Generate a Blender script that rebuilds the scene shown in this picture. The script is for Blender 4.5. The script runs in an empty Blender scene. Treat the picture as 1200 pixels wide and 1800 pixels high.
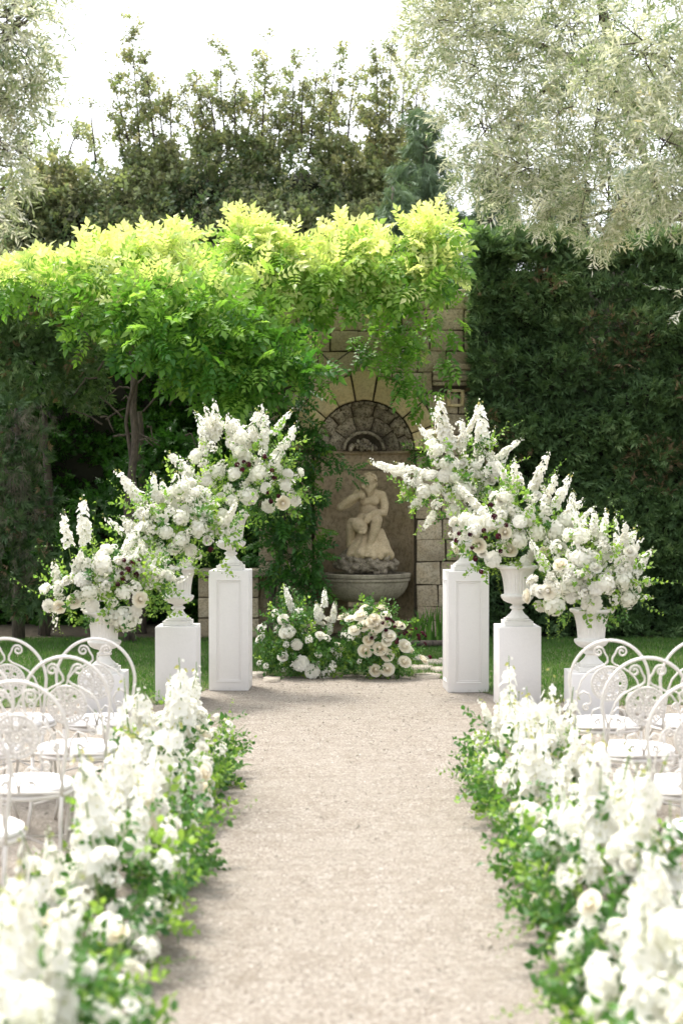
import bpy, math
import numpy as np
from mathutils import Vector, Matrix, noise as mnoise

sc = bpy.context.scene
R = math.radians
rng = np.random.default_rng(7)

# ------------------------------------------------------------------ camera
CAM_H = 1.75; F = 2500.0; HY = 870.0
cam_d = bpy.data.cameras.new('camera')
cam = bpy.data.objects.new('camera', cam_d); sc.collection.objects.link(cam)
cam.location = (0, 0, CAM_H)
cam.rotation_euler = (R(90) - math.atan(30 / F), 0, 0)
cam_d.sensor_fit = 'VERTICAL'; cam_d.sensor_height = 36; cam_d.sensor_width = 24; cam_d.lens = 50
cam_d.clip_start = 0.05; cam_d.clip_end = 1200
cam_d.dof.use_dof = True; cam_d.dof.focus_distance = 13.0; cam_d.dof.aperture_fstop = 2.0
sc.camera = cam

# ------------------------------------------------------------------ light
to_sun = Vector((-0.48, 0.62, 1.9)).normalized()
sun_el = math.asin(to_sun.z); sun_az = math.atan2(to_sun.x, to_sun.y)
world = bpy.data.worlds.new('World'); sc.world = world; world.use_nodes = True
wn = world.node_tree; wn.nodes.clear()
wo = wn.nodes.new('ShaderNodeOutputWorld'); bg = wn.nodes.new('ShaderNodeBackground')
sky = wn.nodes.new('ShaderNodeTexSky'); sky.sky_type = 'NISHITA'; sky.sun_disc = False
sky.sun_elevation = sun_el; sky.sun_rotation = sun_az
sky.air_density = 1.0; sky.dust_density = 4.0; sky.ozone_density = 1.0
hs = wn.nodes.new('ShaderNodeHueSaturation'); hs.inputs['Saturation'].default_value = 0.22
wn.links.new(sky.outputs[0], hs.inputs['Color']); wn.links.new(hs.outputs[0], bg.inputs['Color'])
bg.inputs['Strength'].default_value = 0.15
wn.links.new(bg.outputs[0], wo.inputs['Surface'])
sd = bpy.data.lights.new('sun', 'SUN'); sd.energy = 1.5; sd.angle = R(10); sd.color = (1.0, 0.95, 0.86)
sun = bpy.data.objects.new('sun', sd); sc.collection.objects.link(sun)
sun.rotation_euler = to_sun.to_track_quat('Z', 'Y').to_euler(); sun.location = (-5, 10, 20)
sc.view_settings.view_transform = 'Standard'; sc.view_settings.look = 'None'
sc.view_settings.exposure = 1.68; sc.view_settings.gamma = 1; sc.view_settings.use_curve_mapping = False
sc.cycles.max_bounces = 9; sc.cycles.diffuse_bounces = 6; sc.cycles.glossy_bounces = 2
sc.cycles.transmission_bounces = 4; sc.cycles.transparent_max_bounces = 4
sc.cycles.use_denoising = True; sc.cycles.sample_clamp_indirect = 8

# ------------------------------------------------------------------ helpers
def W(px, py, d):
    return Vector(((px - 600) / F * d, d, CAM_H + (HY - py) / F * d))
def ND(n, t): return n.nodes.new(t)
def nmix(nt, fac, a, b, blend='MIX'):
    m = ND(nt, 'ShaderNodeMix'); m.data_type = 'RGBA'; m.blend_type = blend
    for s, v in (('Factor', fac),):
        if hasattr(v, 'links'): nt.links.new(v, m.inputs[0])
        else: m.inputs[0].default_value = v
    for i, v in ((6, a), (7, b)):
        if hasattr(v, 'links'): nt.links.new(v, m.inputs[i])
        else: m.inputs[i].default_value = (*v, 1)
    return m.outputs[2]
def nnoise(nt, scale, detail=3, rough=.55, vec=None):
    n = ND(nt, 'ShaderNodeTexNoise'); n.inputs['Scale'].default_value = scale
    n.inputs['Detail'].default_value = detail; n.inputs['Roughness'].default_value = rough
    if vec is not None: nt.links.new(vec, n.inputs['Vector'])
    return n.outputs['Fac']
def nramp(nt, fac, stops):
    r = ND(nt, 'ShaderNodeValToRGB'); e = r.color_ramp.elements
    while len(e) < len(stops): e.new(0.5)
    for k, (p, c) in enumerate(stops):
        e[k].position = p; e[k].color = (*c, 1) if len(c) == 3 else c
    nt.links.new(fac, r.inputs[0]); return r.outputs[0]
def nobj(nt): return ND(nt, 'ShaderNodeTexCoord').outputs['Object']
def ngeo(nt): return ND(nt, 'ShaderNodeNewGeometry')
def newmat(name):
    m = bpy.data.materials.new(name); m.use_nodes = True; nt = m.node_tree
    p = nt.nodes['Principled BSDF']; return m, nt, p
def bump(nt, p, h, strength, dist):
    b = ND(nt, 'ShaderNodeBump'); b.inputs['Strength'].default_value = strength; b.inputs['Distance'].default_value = dist
    nt.links.new(h, b.inputs['Height']); nt.links.new(b.outputs[0], p.inputs['Normal'])

def leafmat(name, stops, transl=.35, rough=.5, use_obj=False, back=None, tcol=1.6, spec=.35):
    """leaf: colours come from the 'tint' attribute or the object's random number"""
    m, nt, p = newmat(name)
    if use_obj:
        oi = ND(nt, 'ShaderNodeObjectInfo'); fac = oi.outputs['Random']
        at = ND(nt, 'ShaderNodeAttribute'); at.attribute_name = 'tint'
        ma = ND(nt, 'ShaderNodeMath'); ma.operation = 'ADD'; nt.links.new(fac, ma.inputs[0]); nt.links.new(at.outputs['Fac'], ma.inputs[1])
        mb = ND(nt, 'ShaderNodeMath'); mb.operation = 'MULTIPLY'; mb.inputs[1].default_value = .5; nt.links.new(ma.outputs[0], mb.inputs[0]); fac = mb.outputs[0]
    else:
        at = ND(nt, 'ShaderNodeAttribute'); at.attribute_name = 'tint'; fac = at.outputs['Fac']
    col = nramp(nt, fac, stops)
    if back is not None:
        col = nmix(nt, ngeo(nt).outputs['Backfacing'], col, back)
    nt.links.new(col, p.inputs['Base Color']); p.inputs['Roughness'].default_value = rough
    p.inputs['Specular IOR Level'].default_value = spec
    tr = ND(nt, 'ShaderNodeBsdfTranslucent')
    tc = nmix(nt, 1.0, col, (tcol, tcol * 1.05, tcol * .62), 'MULTIPLY')
    nt.links.new(tc, tr.inputs['Color'])
    mx = ND(nt, 'ShaderNodeMixShader'); mx.inputs[0].default_value = transl
    nt.links.new(p.outputs[0], mx.inputs[1]); nt.links.new(tr.outputs[0], mx.inputs[2])
    nt.links.new(mx.outputs[0], nt.nodes['Material Output'].inputs['Surface'])
    return m
def petalmat(name, a, b, transl=.3, rough=.6):
    m, nt, p = newmat(name)
    oi = ND(nt, 'ShaderNodeObjectInfo')
    col = nmix(nt, oi.outputs['Random'], a, b)
    nt.links.new(col, p.inputs['Base Color']); p.inputs['Roughness'].default_value = rough
    p.inputs['Specular IOR Level'].default_value = .2
    tr = ND(nt, 'ShaderNodeBsdfTranslucent'); nt.links.new(col, tr.inputs['Color'])
    mx = ND(nt, 'ShaderNodeMixShader'); mx.inputs[0].default_value = transl
    nt.links.new(p.outputs[0], mx.inputs[1]); nt.links.new(tr.outputs[0], mx.inputs[2])
    nt.links.new(mx.outputs[0], nt.nodes['Material Output'].inputs['Surface'])
    return m

def mesh_np(name, V, F_, mats, tint=None, smooth=False, midx=None):
    """F_: 2-D index array or list of index arrays with their own arity"""
    V = np.asarray(V, dtype=np.float32)
    Fl = F_ if isinstance(F_, list) else [F_]
    Fl = [np.asarray(f, dtype=np.int32) for f in Fl if len(f)]
    me = bpy.data.meshes.new(name)
    me.vertices.add(len(V)); me.vertices.foreach_set('co', V.ravel())
    tot = sum(f.size for f in Fl); nf = sum(len(f) for f in Fl)
    me.loops.add(tot); me.polygons.add(nf)
    me.loops.foreach_set('vertex_index', np.concatenate([f.ravel() for f in Fl]))
    sizes = np.concatenate([np.full(len(f), f.shape[1], dtype=np.int32) for f in Fl])
    starts = np.concatenate([[0], np.cumsum(sizes)[:-1]]).astype(np.int32)
    me.polygons.foreach_set('loop_start', starts)
    if midx is not None: me.polygons.foreach_set('material_index', np.asarray(midx, dtype=np.int32))
    me.update(calc_edges=True)
    if smooth: me.polygons.foreach_set('use_smooth', np.ones(nf, dtype=bool))
    for m in (mats if isinstance(mats, (list, tuple)) else [mats]): me.materials.append(m)
    if tint is not None:
        a = me.attributes.new('tint', 'FLOAT', 'POINT'); a.data.foreach_set('value', np.asarray(tint, dtype=np.float32))
    return me
def link(name, me, parent=None, loc=None, mat=None):
    o = bpy.data.objects.new(name, me); sc.collection.objects.link(o)
    if parent is not None: o.parent = parent
    if loc is not None: o.location = loc
    if mat is not None: o.matrix_local = mat
    return o
def thing(name, label, cat, loc=(0, 0, 0), group=None, rz=0):
    o = bpy.data.objects.new(name, None); sc.collection.objects.link(o)
    o.location = loc; o.rotation_euler = (0, 0, rz); o.empty_display_size = .1
    o['label'] = label; o['category'] = cat
    if group: o['group'] = group
    return o
def tag(o, label, cat=None, group=None, kind=None):
    o['label'] = label
    if cat: o['category'] = cat
    if group: o['group'] = group
    if kind: o['kind'] = kind
    return o

class MB:
    """collects faces of any arity with a material index"""
    def __init__(s): s.V = []; s.F = []; s.M = []; s.n = 0; s.T = []
    def add(s, V, Fs, m=0, t=0.5):
        V = np.asarray(V, float)
        s.V.append(V); s.T.append(np.full(len(V), t))
        for f in Fs: s.F.append(tuple(int(i) + s.n for i in f)); s.M.append(m)
        s.n += len(V)
    def box(s, c, size, m=0, rz=0):
        x, y, z = [v / 2 for v in size]
        P = np.array([(i, j, k) for k in (-z, z) for j in (-y, y) for i in (-x, x)])
        if rz: P = P @ np.array([[math.cos(rz), math.sin(rz), 0], [-math.sin(rz), math.cos(rz), 0], [0, 0, 1]])
        s.add(P + np.array(c), [(0, 2, 3, 1), (4, 5, 7, 6), (0, 1, 5, 4), (2, 6, 7, 3), (0, 4, 6, 2), (1, 3, 7, 5)], m)
    def tube(s, pts, r, n=6, m=0, t=.5, closed=False):
        P = np.asarray(pts, float); k = len(P)
        rr = np.broadcast_to(np.asarray(r, float), (k,))
        if closed: T = np.roll(P, -1, 0) - np.roll(P, 1, 0)
        else: T = np.gradient(P, axis=0)
        T /= np.linalg.norm(T, axis=1)[:, None] + 1e-9
        ref = np.array([0.13, .97, .2]) if abs(T[0] @ np.array([0.13, .97, .2])) < .9 else np.array([1., 0, 0])
        V = []; a = np.linspace(0, 2 * np.pi, n, endpoint=False)
        u = ref
        for i in range(k):
            u = u - T[i] * (u @ T[i]); u /= np.linalg.norm(u) + 1e-9
            w = np.cross(T[i], u)
            V.append(P[i] + rr[i] * (np.cos(a)[:, None] * u + np.sin(a)[:, None] * w))
        V = np.concatenate(V); Fs = []
        for i in range(k if closed else k - 1):
            j = (i + 1) % k
            for q in range(n):
                q2 = (q + 1) % n
                Fs.append((i * n + q, i * n + q2, j * n + q2, j * n + q))
        if not closed: Fs += [tuple(range(n - 1, -1, -1)), tuple((k - 1) * n + q for q in range(n))]
        s.add(V, Fs, m, t)
    def lathe(s, prof, n=32, m=0, flute=None, sx=1, sy=1, c=(0, 0, 0)):
        a = np.linspace(0, 2 * np.pi, n, endpoint=False); V = []
        for i, (r, z) in enumerate(prof):
            rr = np.full(n, r, float)
            if flute and flute[0] <= i <= flute[1]: rr = r * (1 - flute[3] * (np.cos(a * flute[2]) > 0.2))
            V.append(np.stack([rr * np.cos(a) * sx + c[0], rr * np.sin(a) * sy + c[1], np.full(n, z + c[2])], 1))
        V = np.concatenate(V); Fs = []
        for i in range(len(prof) - 1):
            for q in range(n):
                q2 = (q + 1) % n; Fs.append((i * n + q, i * n + q2, (i + 1) * n + q2, (i + 1) * n + q))
        Fs += [tuple(range(n - 1, -1, -1)), tuple((len(prof) - 1) * n + q for q in range(n))]
        s.add(V, Fs, m)
    def mesh(s, name, mats, smooth=False):
        V = np.concatenate(s.V); by = {}
        for f, m in zip(s.F, s.M): by.setdefault(len(f), []).append((f, m))
        Fl = []; mi = []
        for k in sorted(by): Fl.append(np.array([f for f, _ in by[k]])); mi += [m for _, m in by[k]]
        return mesh_np(name, V, Fl, mats, tint=np.concatenate(s.T), smooth=smooth, midx=mi)
    def obj(s, name, mats, parent=None, loc=None, smooth=False):
        return link(name, s.mesh(name, mats, smooth), parent, loc)
def bev(o, w=.006, seg=2):
    b = o.modifiers.new('bevel', 'BEVEL'); b.width = w; b.segments = seg; b.limit_method = 'ANGLE'; return o
def autosmooth(me, ang=40):
    me.polygons.foreach_set('use_smooth', np.ones(len(me.polygons), dtype=bool))
    try: me.set_sharp_from_angle(angle=R(ang))
    except Exception: pass

def unit(v): return v / (np.linalg.norm(v, axis=-1, keepdims=True) + 1e-9)
def frames(a, up, s, roll=None):
    """rows of 3x3: columns = x, y(along a), z(normal) times scale"""
    y = unit(a); z = unit(up - y * np.sum(up * y, axis=1, keepdims=True)); x = np.cross(y, z)
    M = np.stack([x, y, z], axis=2) * np.asarray(s).reshape(-1, 1, 1); return M
def scatter(tv, tf, M, T):
    n = len(T); V = np.einsum('nij,kj->nki', M, tv) + T[:, None, :]
    Fs = tf[None] + (np.arange(n) * len(tv))[:, None, None]
    return V.reshape(-1, 3), Fs.reshape(-1, tf.shape[1])
def rdir(n, g=rng): return unit(g.normal(size=(n, 3)))

# templates: (verts, tris)
def leaf_t(L, Wd, fold=.15, droop=.12):
    v = [(0, 0, 0), (-Wd / 2, L * .4, fold * Wd), (0, L * .45, 0), (Wd / 2, L * .4, fold * Wd), (0, L, -droop * L), (-Wd * .36, L * .72, fold * Wd * .6 - droop * L * .4), (Wd * .36, L * .72, fold * Wd * .6 - droop * L * .4)]
    f = [(0, 2, 1), (0, 3, 2), (1, 2, 5), (2, 3, 6), (2, 4, 5), (2, 6, 4)]
    return np.array(v, float), np.array(f)
def diamond_t(L, Wd, droop=.08):
    v = [(0, 0, 0), (-Wd / 2, L * .5, 0), (Wd / 2, L * .5, .001), (0, L, -droop * L)]
    return np.array(v, float), np.array([(0, 2, 1), (1, 2, 3)])
def join_t(items):
    """items: list of ((V,F), Matrix-like 3x3, T)"""
    Vs = []; Fs = []; n = 0
    for (v, f), M, t in items:
        Vs.append(v @ np.array(M).T + np.array(t)); Fs.append(f + n); n += len(v)
    return np.concatenate(Vs), np.concatenate(Fs)
def rot(ax, ang): return np.array(Matrix.Rotation(ang, 3, ax))
def stick(L, r, bend=0):
    v = [(-r, 0, 0), (r, 0, 0), (0, 0, r * 1.6), (0, L, bend)]
    return np.array(v, float), np.array([(0, 1, 3), (1, 2, 3), (2, 0, 3)])

# ------------------------------------------------------------------ materials
def m_white(name, col, dirt=(.5, .47, .42), amt=.35, rough=.55, bs=.1):
    m, nt, p = newmat(name); v = nobj(nt)
    f = nnoise(nt, 9, 5, .7, v); f2 = nnoise(nt, 60, 3, .6, v)
    k = nramp(nt, f, [(.5, (0, 0, 0)), (.85, (amt, amt, amt))])
    c = nmix(nt, k, col, dirt); c = nmix(nt, nramp(nt, f2, [(.35, (0, 0, 0)), (.7, (.12, .12, .12))]), c, tuple(x * .75 for x in col))
    sx = ND(nt, 'ShaderNodeSeparateXYZ'); nt.links.new(ngeo(nt).outputs['Position'], sx.inputs[0])
    ma = ND(nt, 'ShaderNodeMath'); ma.operation = 'MULTIPLY_ADD'; ma.inputs[1].default_value = .22; nt.links.new(f, ma.inputs[0]); ma.inputs[2].default_value = -.10
    mc = ND(nt, 'ShaderNodeMath'); mc.operation = 'SUBTRACT'; nt.links.new(ma.outputs[0], mc.inputs[0]); nt.links.new(sx.outputs[2], mc.inputs[1])
    c = nmix(nt, nramp(nt, mc.outputs[0], [(0, (0, 0, 0)), (.05, (.45, .45, .45))]), c, (.42, .35, .28))
    nt.links.new(c, p.inputs['Base Color']); p.inputs['Roughness'].default_value = rough
    bump(nt, p, f2, bs, .01); return m
M_ped = m_white('pedestal_paint', (.78, .755, .74), amt=.12, bs=.12)
M_urn = m_white('urn_plaster', (.74, .72, .68), (.42, .4, .36), .45, .7, .3)
M_iron = m_white('white_iron_paint', (.69, .65, .61), (.5, .45, .4), .3, .4, .05)
M_cush = m_white('cushion_fabric', (.82, .80, .81), (.7, .68, .68), .2, .85, .15)

def stonemat(name, base, dark, light, stain=.55, sc_=6, use_rand=True):
    m, nt, p = newmat(name); g = ngeo(nt); v = g.outputs['Position']
    n1 = nnoise(nt, sc_, 6, .65, v); n2 = nnoise(nt, sc_ * 7, 5, .7, v); n3 = nnoise(nt, 1.7, 4, .6, v); n4 = nnoise(nt, sc_ * 30, 2, .6, v)
    c = nmix(nt, nramp(nt, n1, [(.35, (0, 0, 0)), (.65, (1, 1, 1))]), base, light)
    if use_rand:
        oi = ND(nt, 'ShaderNodeObjectInfo')
        c = nmix(nt, nramp(nt, oi.outputs['Random'], [(0, (0, 0, 0)), (1, (.7, .7, .7))]), c, tuple(x * .62 for x in base))
    c = nmix(nt, nramp(nt, n2, [(.47, (0, 0, 0)), (.62, (stain, stain, stain))]), c, dark)
    c = nmix(nt, nramp(nt, n3, [(.45, (0, 0, 0)), (.7, (stain * .8,) * 3)]), c, dark)
    nt.links.new(c, p.inputs['Base Color']); p.inputs['Roughness'].default_value = .9; p.inputs['Specular IOR Level'].default_value = .15
    ad = ND(nt, 'ShaderNodeMath'); ad.operation = 'ADD'; nt.links.new(n2, ad.inputs[0]); nt.links.new(n4, ad.inputs[1])
    bump(nt, p, ad.outputs[0], .8, .012); return m
M_stone = stonemat('sandstone', (.56, .45, .30), (.16, .135, .10), (.70, .61, .46), .62)
M_stone_hi = stonemat('arch_stone', (.70, .54, .28), (.17, .13, .08), (.76, .64, .40), .38)
M_mortar = stonemat('dark_joint', (.15, .125, .09), (.05, .045, .035), (.24, .20, .145), .6)
M_plaster = stonemat('niche_plaster', (.42, .33, .21), (.13, .105, .07), (.56, .45, .31), .5, 3, False)
M_shell = stonemat('weathered_shell_stone', (.58, .50, .38), (.05, .04, .03), (.70, .62, .48), .88, 5)
M_statue = stonemat('statue_stone', (.62, .49, .31), (.24, .19, .13), (.72, .59, .39), .42, 9, False)
M_rock = stonemat('rockwork_stone', (.42, .36, .27), (.06, .05, .045), (.46, .4, .3), .8, 12, False)
M_basin = stonemat('basin_stone', (.34, .30, .225), (.12, .105, .08), (.46, .41, .31), .5, 5, False)
M_flag = stonemat('flagstone', (.55, .48, .40), (.25, .22, .17), (.66, .6, .52), .3, 8)

def barkmat():
    m, nt, p = newmat('bark'); v = nobj(nt)
    mp = ND(nt, 'ShaderNodeMapping'); mp.inputs['Scale'].default_value = (6, 6, 1.2); nt.links.new(v, mp.inputs[0])
    n = nnoise(nt, 8, 5, .7, mp.outputs[0])
    nt.links.new(nramp(nt, n, [(.3, (.035, .028, .022)), (.7, (.14, .115, .09))]), p.inputs['Base Color'])
    p.inputs['Roughness'].default_value = .9; bump(nt, p, n, 1, .02); return m
M_bark = barkmat()
M_stem = leafmat('green_stem', [(0, (.10, .17, .04)), (1, (.2, .3, .08))], .1, .5)
# foliage
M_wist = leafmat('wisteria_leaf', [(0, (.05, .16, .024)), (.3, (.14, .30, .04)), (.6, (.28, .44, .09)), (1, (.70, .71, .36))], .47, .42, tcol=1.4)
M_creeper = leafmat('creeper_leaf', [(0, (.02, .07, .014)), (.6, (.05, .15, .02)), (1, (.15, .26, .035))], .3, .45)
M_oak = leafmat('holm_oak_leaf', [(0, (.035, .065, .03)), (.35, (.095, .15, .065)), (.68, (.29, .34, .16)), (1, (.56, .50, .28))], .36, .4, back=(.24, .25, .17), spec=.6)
M_deodar = leafmat('conifer_needle', [(0, (.06, .10, .06)), (.7, (.14, .21, .12)), (1, (.26, .32, .19))], .2, .6)
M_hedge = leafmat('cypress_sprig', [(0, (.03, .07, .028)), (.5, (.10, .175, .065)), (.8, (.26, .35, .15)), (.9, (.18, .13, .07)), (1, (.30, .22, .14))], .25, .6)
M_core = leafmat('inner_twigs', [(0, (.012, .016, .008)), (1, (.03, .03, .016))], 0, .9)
M_dead = leafmat('dead_twigs', [(0, (.05, .05, .038)), (1, (.15, .13, .095))], .05, .9)
M_olive = leafmat('olive_leaf', [(0, (.11, .19, .08)), (.4, (.29, .35, .20)), (.8, (.56, .57, .46)), (1, (.62, .54, .38))], .38, .45, back=(.74, .73, .68), tcol=1.15, spec=.5)
M_fol_l = leafmat('lime_foliage', [(0, (.09, .21, .035)), (1, (.30, .42, .08))], .4, .45, use_obj=True)
M_fol_d = leafmat('dark_foliage', [(0, (.025, .09, .02)), (1, (.10, .22, .045))], .3, .4, use_obj=True)
M_blade = leafmat('iris_blade', [(0, (.05, .14, .02)), (1, (.16, .32, .05))], .35, .5)
M_grass = leafmat('grass_blade', [(0, (.035, .10, .015)), (.7, (.08, .19, .03)), (1, (.24, .28, .09))], .3, .6)
P_white = petalmat('white_petal', (.83, .81, .73), (.90, .89, .83), .42)
P_cream = petalmat('cream_petal', (.92, .86, .72), (.94, .91, .82), .45)
P_hyd = petalmat('hydrangea_petal', (.84, .84, .73), (.92, .91, .84), .4)
P_burg = petalmat('burgundy_petal', (.035, .004, .010), (.09, .008, .022), .15)
P_eye = petalmat('flower_eye', (.35, .42, .12), (.6, .55, .2), .1)

# ------------------------------------------------------------------ ground
def gravelmat():
    m, nt, p = newmat('gravel'); v = ngeo(nt).outputs['Position']
    vo = ND(nt, 'ShaderNodeTexVoronoi'); vo.inputs['Scale'].default_value = 95; nt.links.new(v, vo.inputs['Vector'])
    vs = ND(nt, 'ShaderNodeSeparateColor'); nt.links.new(vo.outputs['Color'], vs.inputs[0])
    c = nramp(nt, vs.outputs[0], [(0, (.11, .088, .068)), (.12, (.21, .18, .148)), (.3, (.245, .215, .18)), (.8, (.285, .256, .218)), (1, (.42, .385, .345))])
    n1 = nnoise(nt, 1.1, 5, .62, v); n2 = nnoise(nt, 7, 5, .7, v)
    c = nmix(nt, nramp(nt, n2, [(.45, (0, 0, 0)), (.75, (.55, .55, .55))]), c, (.195, .160, .125))
    c = nmix(nt, nramp(nt, n1, [(.42, (0, 0, 0)), (.7, (.4, .4, .4))]), c, (.27, .245, .21))
    mp = ND(nt, 'ShaderNodeMapping'); mp.inputs['Scale'].default_value = (1.2, 3.2, 1); nt.links.new(v, mp.inputs[0])
    n3 = nnoise(nt, 3.2, 6, .72, mp.outputs[0])
    c = nmix(nt, nramp(nt, n3, [(.48, (0, 0, 0)), (.68, (.5, .5, .5))]), c, (.17, .14, .108))
    nt.links.new(c, p.inputs['Base Color']); p.inputs['Roughness'].default_value = .95; p.inputs['Specular IOR Level'].default_value = .1
    ad = ND(nt, 'ShaderNodeMath'); ad.operation = 'ADD'; nt.links.new(vo.outputs['Distance'], ad.inputs[0]); nt.links.new(n2, ad.inputs[1])
    bump(nt, p, ad.outputs[0], .7, .012); return m
M_gravel = gravelmat()
def soilmat(name, a, b, s=12):
    m, nt, p = newmat(name); v = ngeo(nt).outputs['Position']; n = nnoise(nt, s, 6, .7, v)
    nt.links.new(nramp(nt, n, [(.3, a), (.7, b)]), p.inputs['Base Color']); p.inputs['Roughness'].default_value = 1
    bump(nt, p, n, 1, .03); return m
M_soil = soilmat('soil', (.05, .04, .025), (.14, .11, .07))
M_lawn = soilmat('lawn_soil', (.04, .06, .02), (.13, .13, .06), 9)

mb = MB(); mb.add([(-300, -300, 0), (300, -300, 0), (300, 300, 0), (-300, 300, 0)], [(0, 1, 2, 3)])
tag(mb.obj('gravel_ground', M_gravel), 'pale beige gravel ground of the aisle and seating area', kind='structure')
# lawn front edge as function of x
def lawn_front(x):
    ax = np.abs(x); e = 13.75 - np.clip((ax - .85) / .55, 0, 1) ** 1.3 * 1.75 - np.clip((ax - 1.6) / 2, 0, 1) * .5
    return e + .10 * np.sin(x * 5.1) + .06 * np.sin(x * 13.7 + 1)
xs = np.linspace(-16, 16, 240)
V = []; 
for x in xs: V += [(x, float(lawn_front(np.array(x))), .006), (x, 17.25, .006), (x, 60, .006)]
Fs = [[3 * i, 3 * i + 3, 3 * i + 4, 3 * i + 1] for i in range(len(xs) - 1)]
Fs2 = [[3 * i + 1, 3 * i + 4, 3 * i + 5, 3 * i + 2] for i in range(len(xs) - 1)]
me = mesh_np('lawn', V, np.array(Fs + Fs2), [M_lawn, M_soil], midx=[0] * len(Fs) + [1] * len(Fs2))
tag(link('lawn', me), 'mown green lawn between the gravel and the hedges', kind='structure')

# pebbles and grit in the aisle
def stuff_mesh(name, tv, tf, M, T, mat, label, tint=None, parent=None, cat=None):
    V, Fc = scatter(tv, tf, M, T)
    me = mesh_np(name, V, Fc, mat, tint=None if tint is None else np.repeat(tint, len(tv)))
    o = link(name, me, parent); o['kind'] = 'stuff'
    if label: o['label'] = label
    if cat: o['category'] = cat
    return o
m, nt, p = newmat('pebble'); at = ND(nt, 'ShaderNodeAttribute'); at.attribute_name = 'tint'
nt.links.new(nramp(nt, at.outputs['Fac'], [(0, (.12, .092, .07)), (.15, (.20, .172, .142)), (.8, (.29, .26, .225)), (1, (.48, .44, .40))]), p.inputs['Base Color']); p.inputs['Roughness'].default_value = .9
M_pebble = m
octv = np.array([(1, 0, 0), (-1, 0, 0), (0, 1, 0), (0, -1, 0), (0, 0, .6), (0, 0, -.6)], float)
octf = np.array([(0, 2, 4), (2, 1, 4), (1, 3, 4), (3, 0, 4), (2, 0, 5), (1, 2, 5), (3, 1, 5), (0, 3, 5)])
n = 60000
py_ = 3.0 + (rng.random(n) ** 1.25) * 11.0; px_ = (rng.random(n) * 2 - 1) * (.75 + 0.35 * (py_ - 3) * .35 + .9)
keep = py_ < lawn_front(px_) - .02; px_ = px_[keep]; py_ = py_[keep]; n = len(px_)
T = np.stack([px_, py_, np.full(n, .001)], 1)
s_ = .0024 + .0048 * rng.random(n) ** 3
Mx = frames(rdir(n) * [1, 1, .2], np.tile([0, 0, 1.], (n, 1)) + .3 * rdir(n), s_)
stuff_mesh('gravel', octv, octf[:4], Mx, T, M_pebble, 'loose small pale stones over the aisle', rng.random(n))
# leaf litter and twigs on the gravel
n = 1700
ly = 3.5 + rng.random(n) ** .7 * 10; lx = (rng.random(n) * 2 - 1) * 2.4
lx[:420] = rng.normal(0, .6, 420); ly[:420] = rng.uniform(9.5, 13.6, 420)
tv, tf = leaf_t(.022, .006, .3, .2)
Mx = frames(rdir(n) * [1, 1, .1], np.tile([0, 0, 1.], (n, 1)) + .35 * rdir(n), .4 + rng.random(n) ** 2 * 1.3)
stuff_mesh('leaf_litter', tv, tf, Mx, np.stack([lx, ly, np.full(n, .007)], 1), M_dead, 'small brown dry leaves scattered on the gravel', rng.random(n) * .8)
# grass
n = 190000
gx = rng.uniform(-4.3, 4.6, n); gy = rng.uniform(10.9, 17.3, n)
dens = np.array([1.0]);
nz = np.sin(gx * 3.1 + np.sin(gy * 2.3) * 2) * np.sin(gy * 4.1 + 1.3 * np.sin(gx * 1.7))
edge = gy - lawn_front(gx)
keep = (edge > -.08) & (rng.random(n) < np.clip(.30 + edge * 1.3 + .3 * nz, .03, 1)); gx = gx[keep]; gy = gy[keep]; n = len(gx); nz = nz[keep]; edge = edge[keep]
bt = np.array([(-.0032, 0, 0), (.0032, 0, 0), (.0, .042, .004)]); bf = np.array([(0, 1, 2)])
a = np.stack([rng.normal(0, .45, n), rng.normal(0, .45, n), np.ones(n)], 1)
Mx = frames(a, np.stack([rng.normal(0, 1, n), -np.abs(rng.normal(0, 1, n)), .2 * np.ones(n)], 1), rng.uniform(.5, 1.25, n))
stuff_mesh('grass', bt, bf, Mx, np.stack([gx, gy, np.full(n, .004)], 1), M_grass, 'short green grass growing on the lawn', np.clip(rng.random(n) * .75 + .15 * (nz > .3) + .25 * (edge < .5) * rng.random(n), 0, 1), cat='grass')

# flagstones between lawn and gravel
fl = thing('stone_path', 'pale irregular flagstones set in grass beside the rose clump', 'path', (0, 14, 0))
fpos = [(738, 1160, 26), (762, 1166, 32), (785, 1163, 22), (741, 1176, 34), (775, 1180, 30), (752, 1191, 40), (792, 1194, 26), (452, 1188, 26), (430, 1193, 22), (478, 1197, 24), (815, 1178, 30), (810, 1157, 26)]
for i, (px, py, w) in enumerate(fpos):
    d = CAM_H * F / (py - HY); c = W(px, py, d); k = 9; g = np.random.default_rng(i)
    aa = np.sort(g.random(k)) * 2 * np.pi; aa = np.linspace(0, 2 * np.pi, k, endpoint=False) + g.normal(0, .12, k)
    rx = w / F * d * .62; ry = .15
    rr = g.uniform(.85, 1.1, k)
    top = np.stack([c.x + rx * rr * np.sign(np.cos(aa)) * np.abs(np.cos(aa)) ** .6, c.y + ry * rr * np.sign(np.sin(aa)) * np.abs(np.sin(aa)) ** .6, np.full(k, .028)], 1)
    bot = top.copy(); bot[:, 2] = -.02; cc = np.array(c.xy); top[:, :2] = cc + (top[:, :2] - cc) * .96
    mb = MB(); mb.add(np.concatenate([top, bot]), [tuple(range(k))] + [(q, k + q, k + (q + 1) % k, (q + 1) % k) for q in range(k)])
    mb.obj('flagstone', M_flag, fl, loc=(0, -14, 0))
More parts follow.
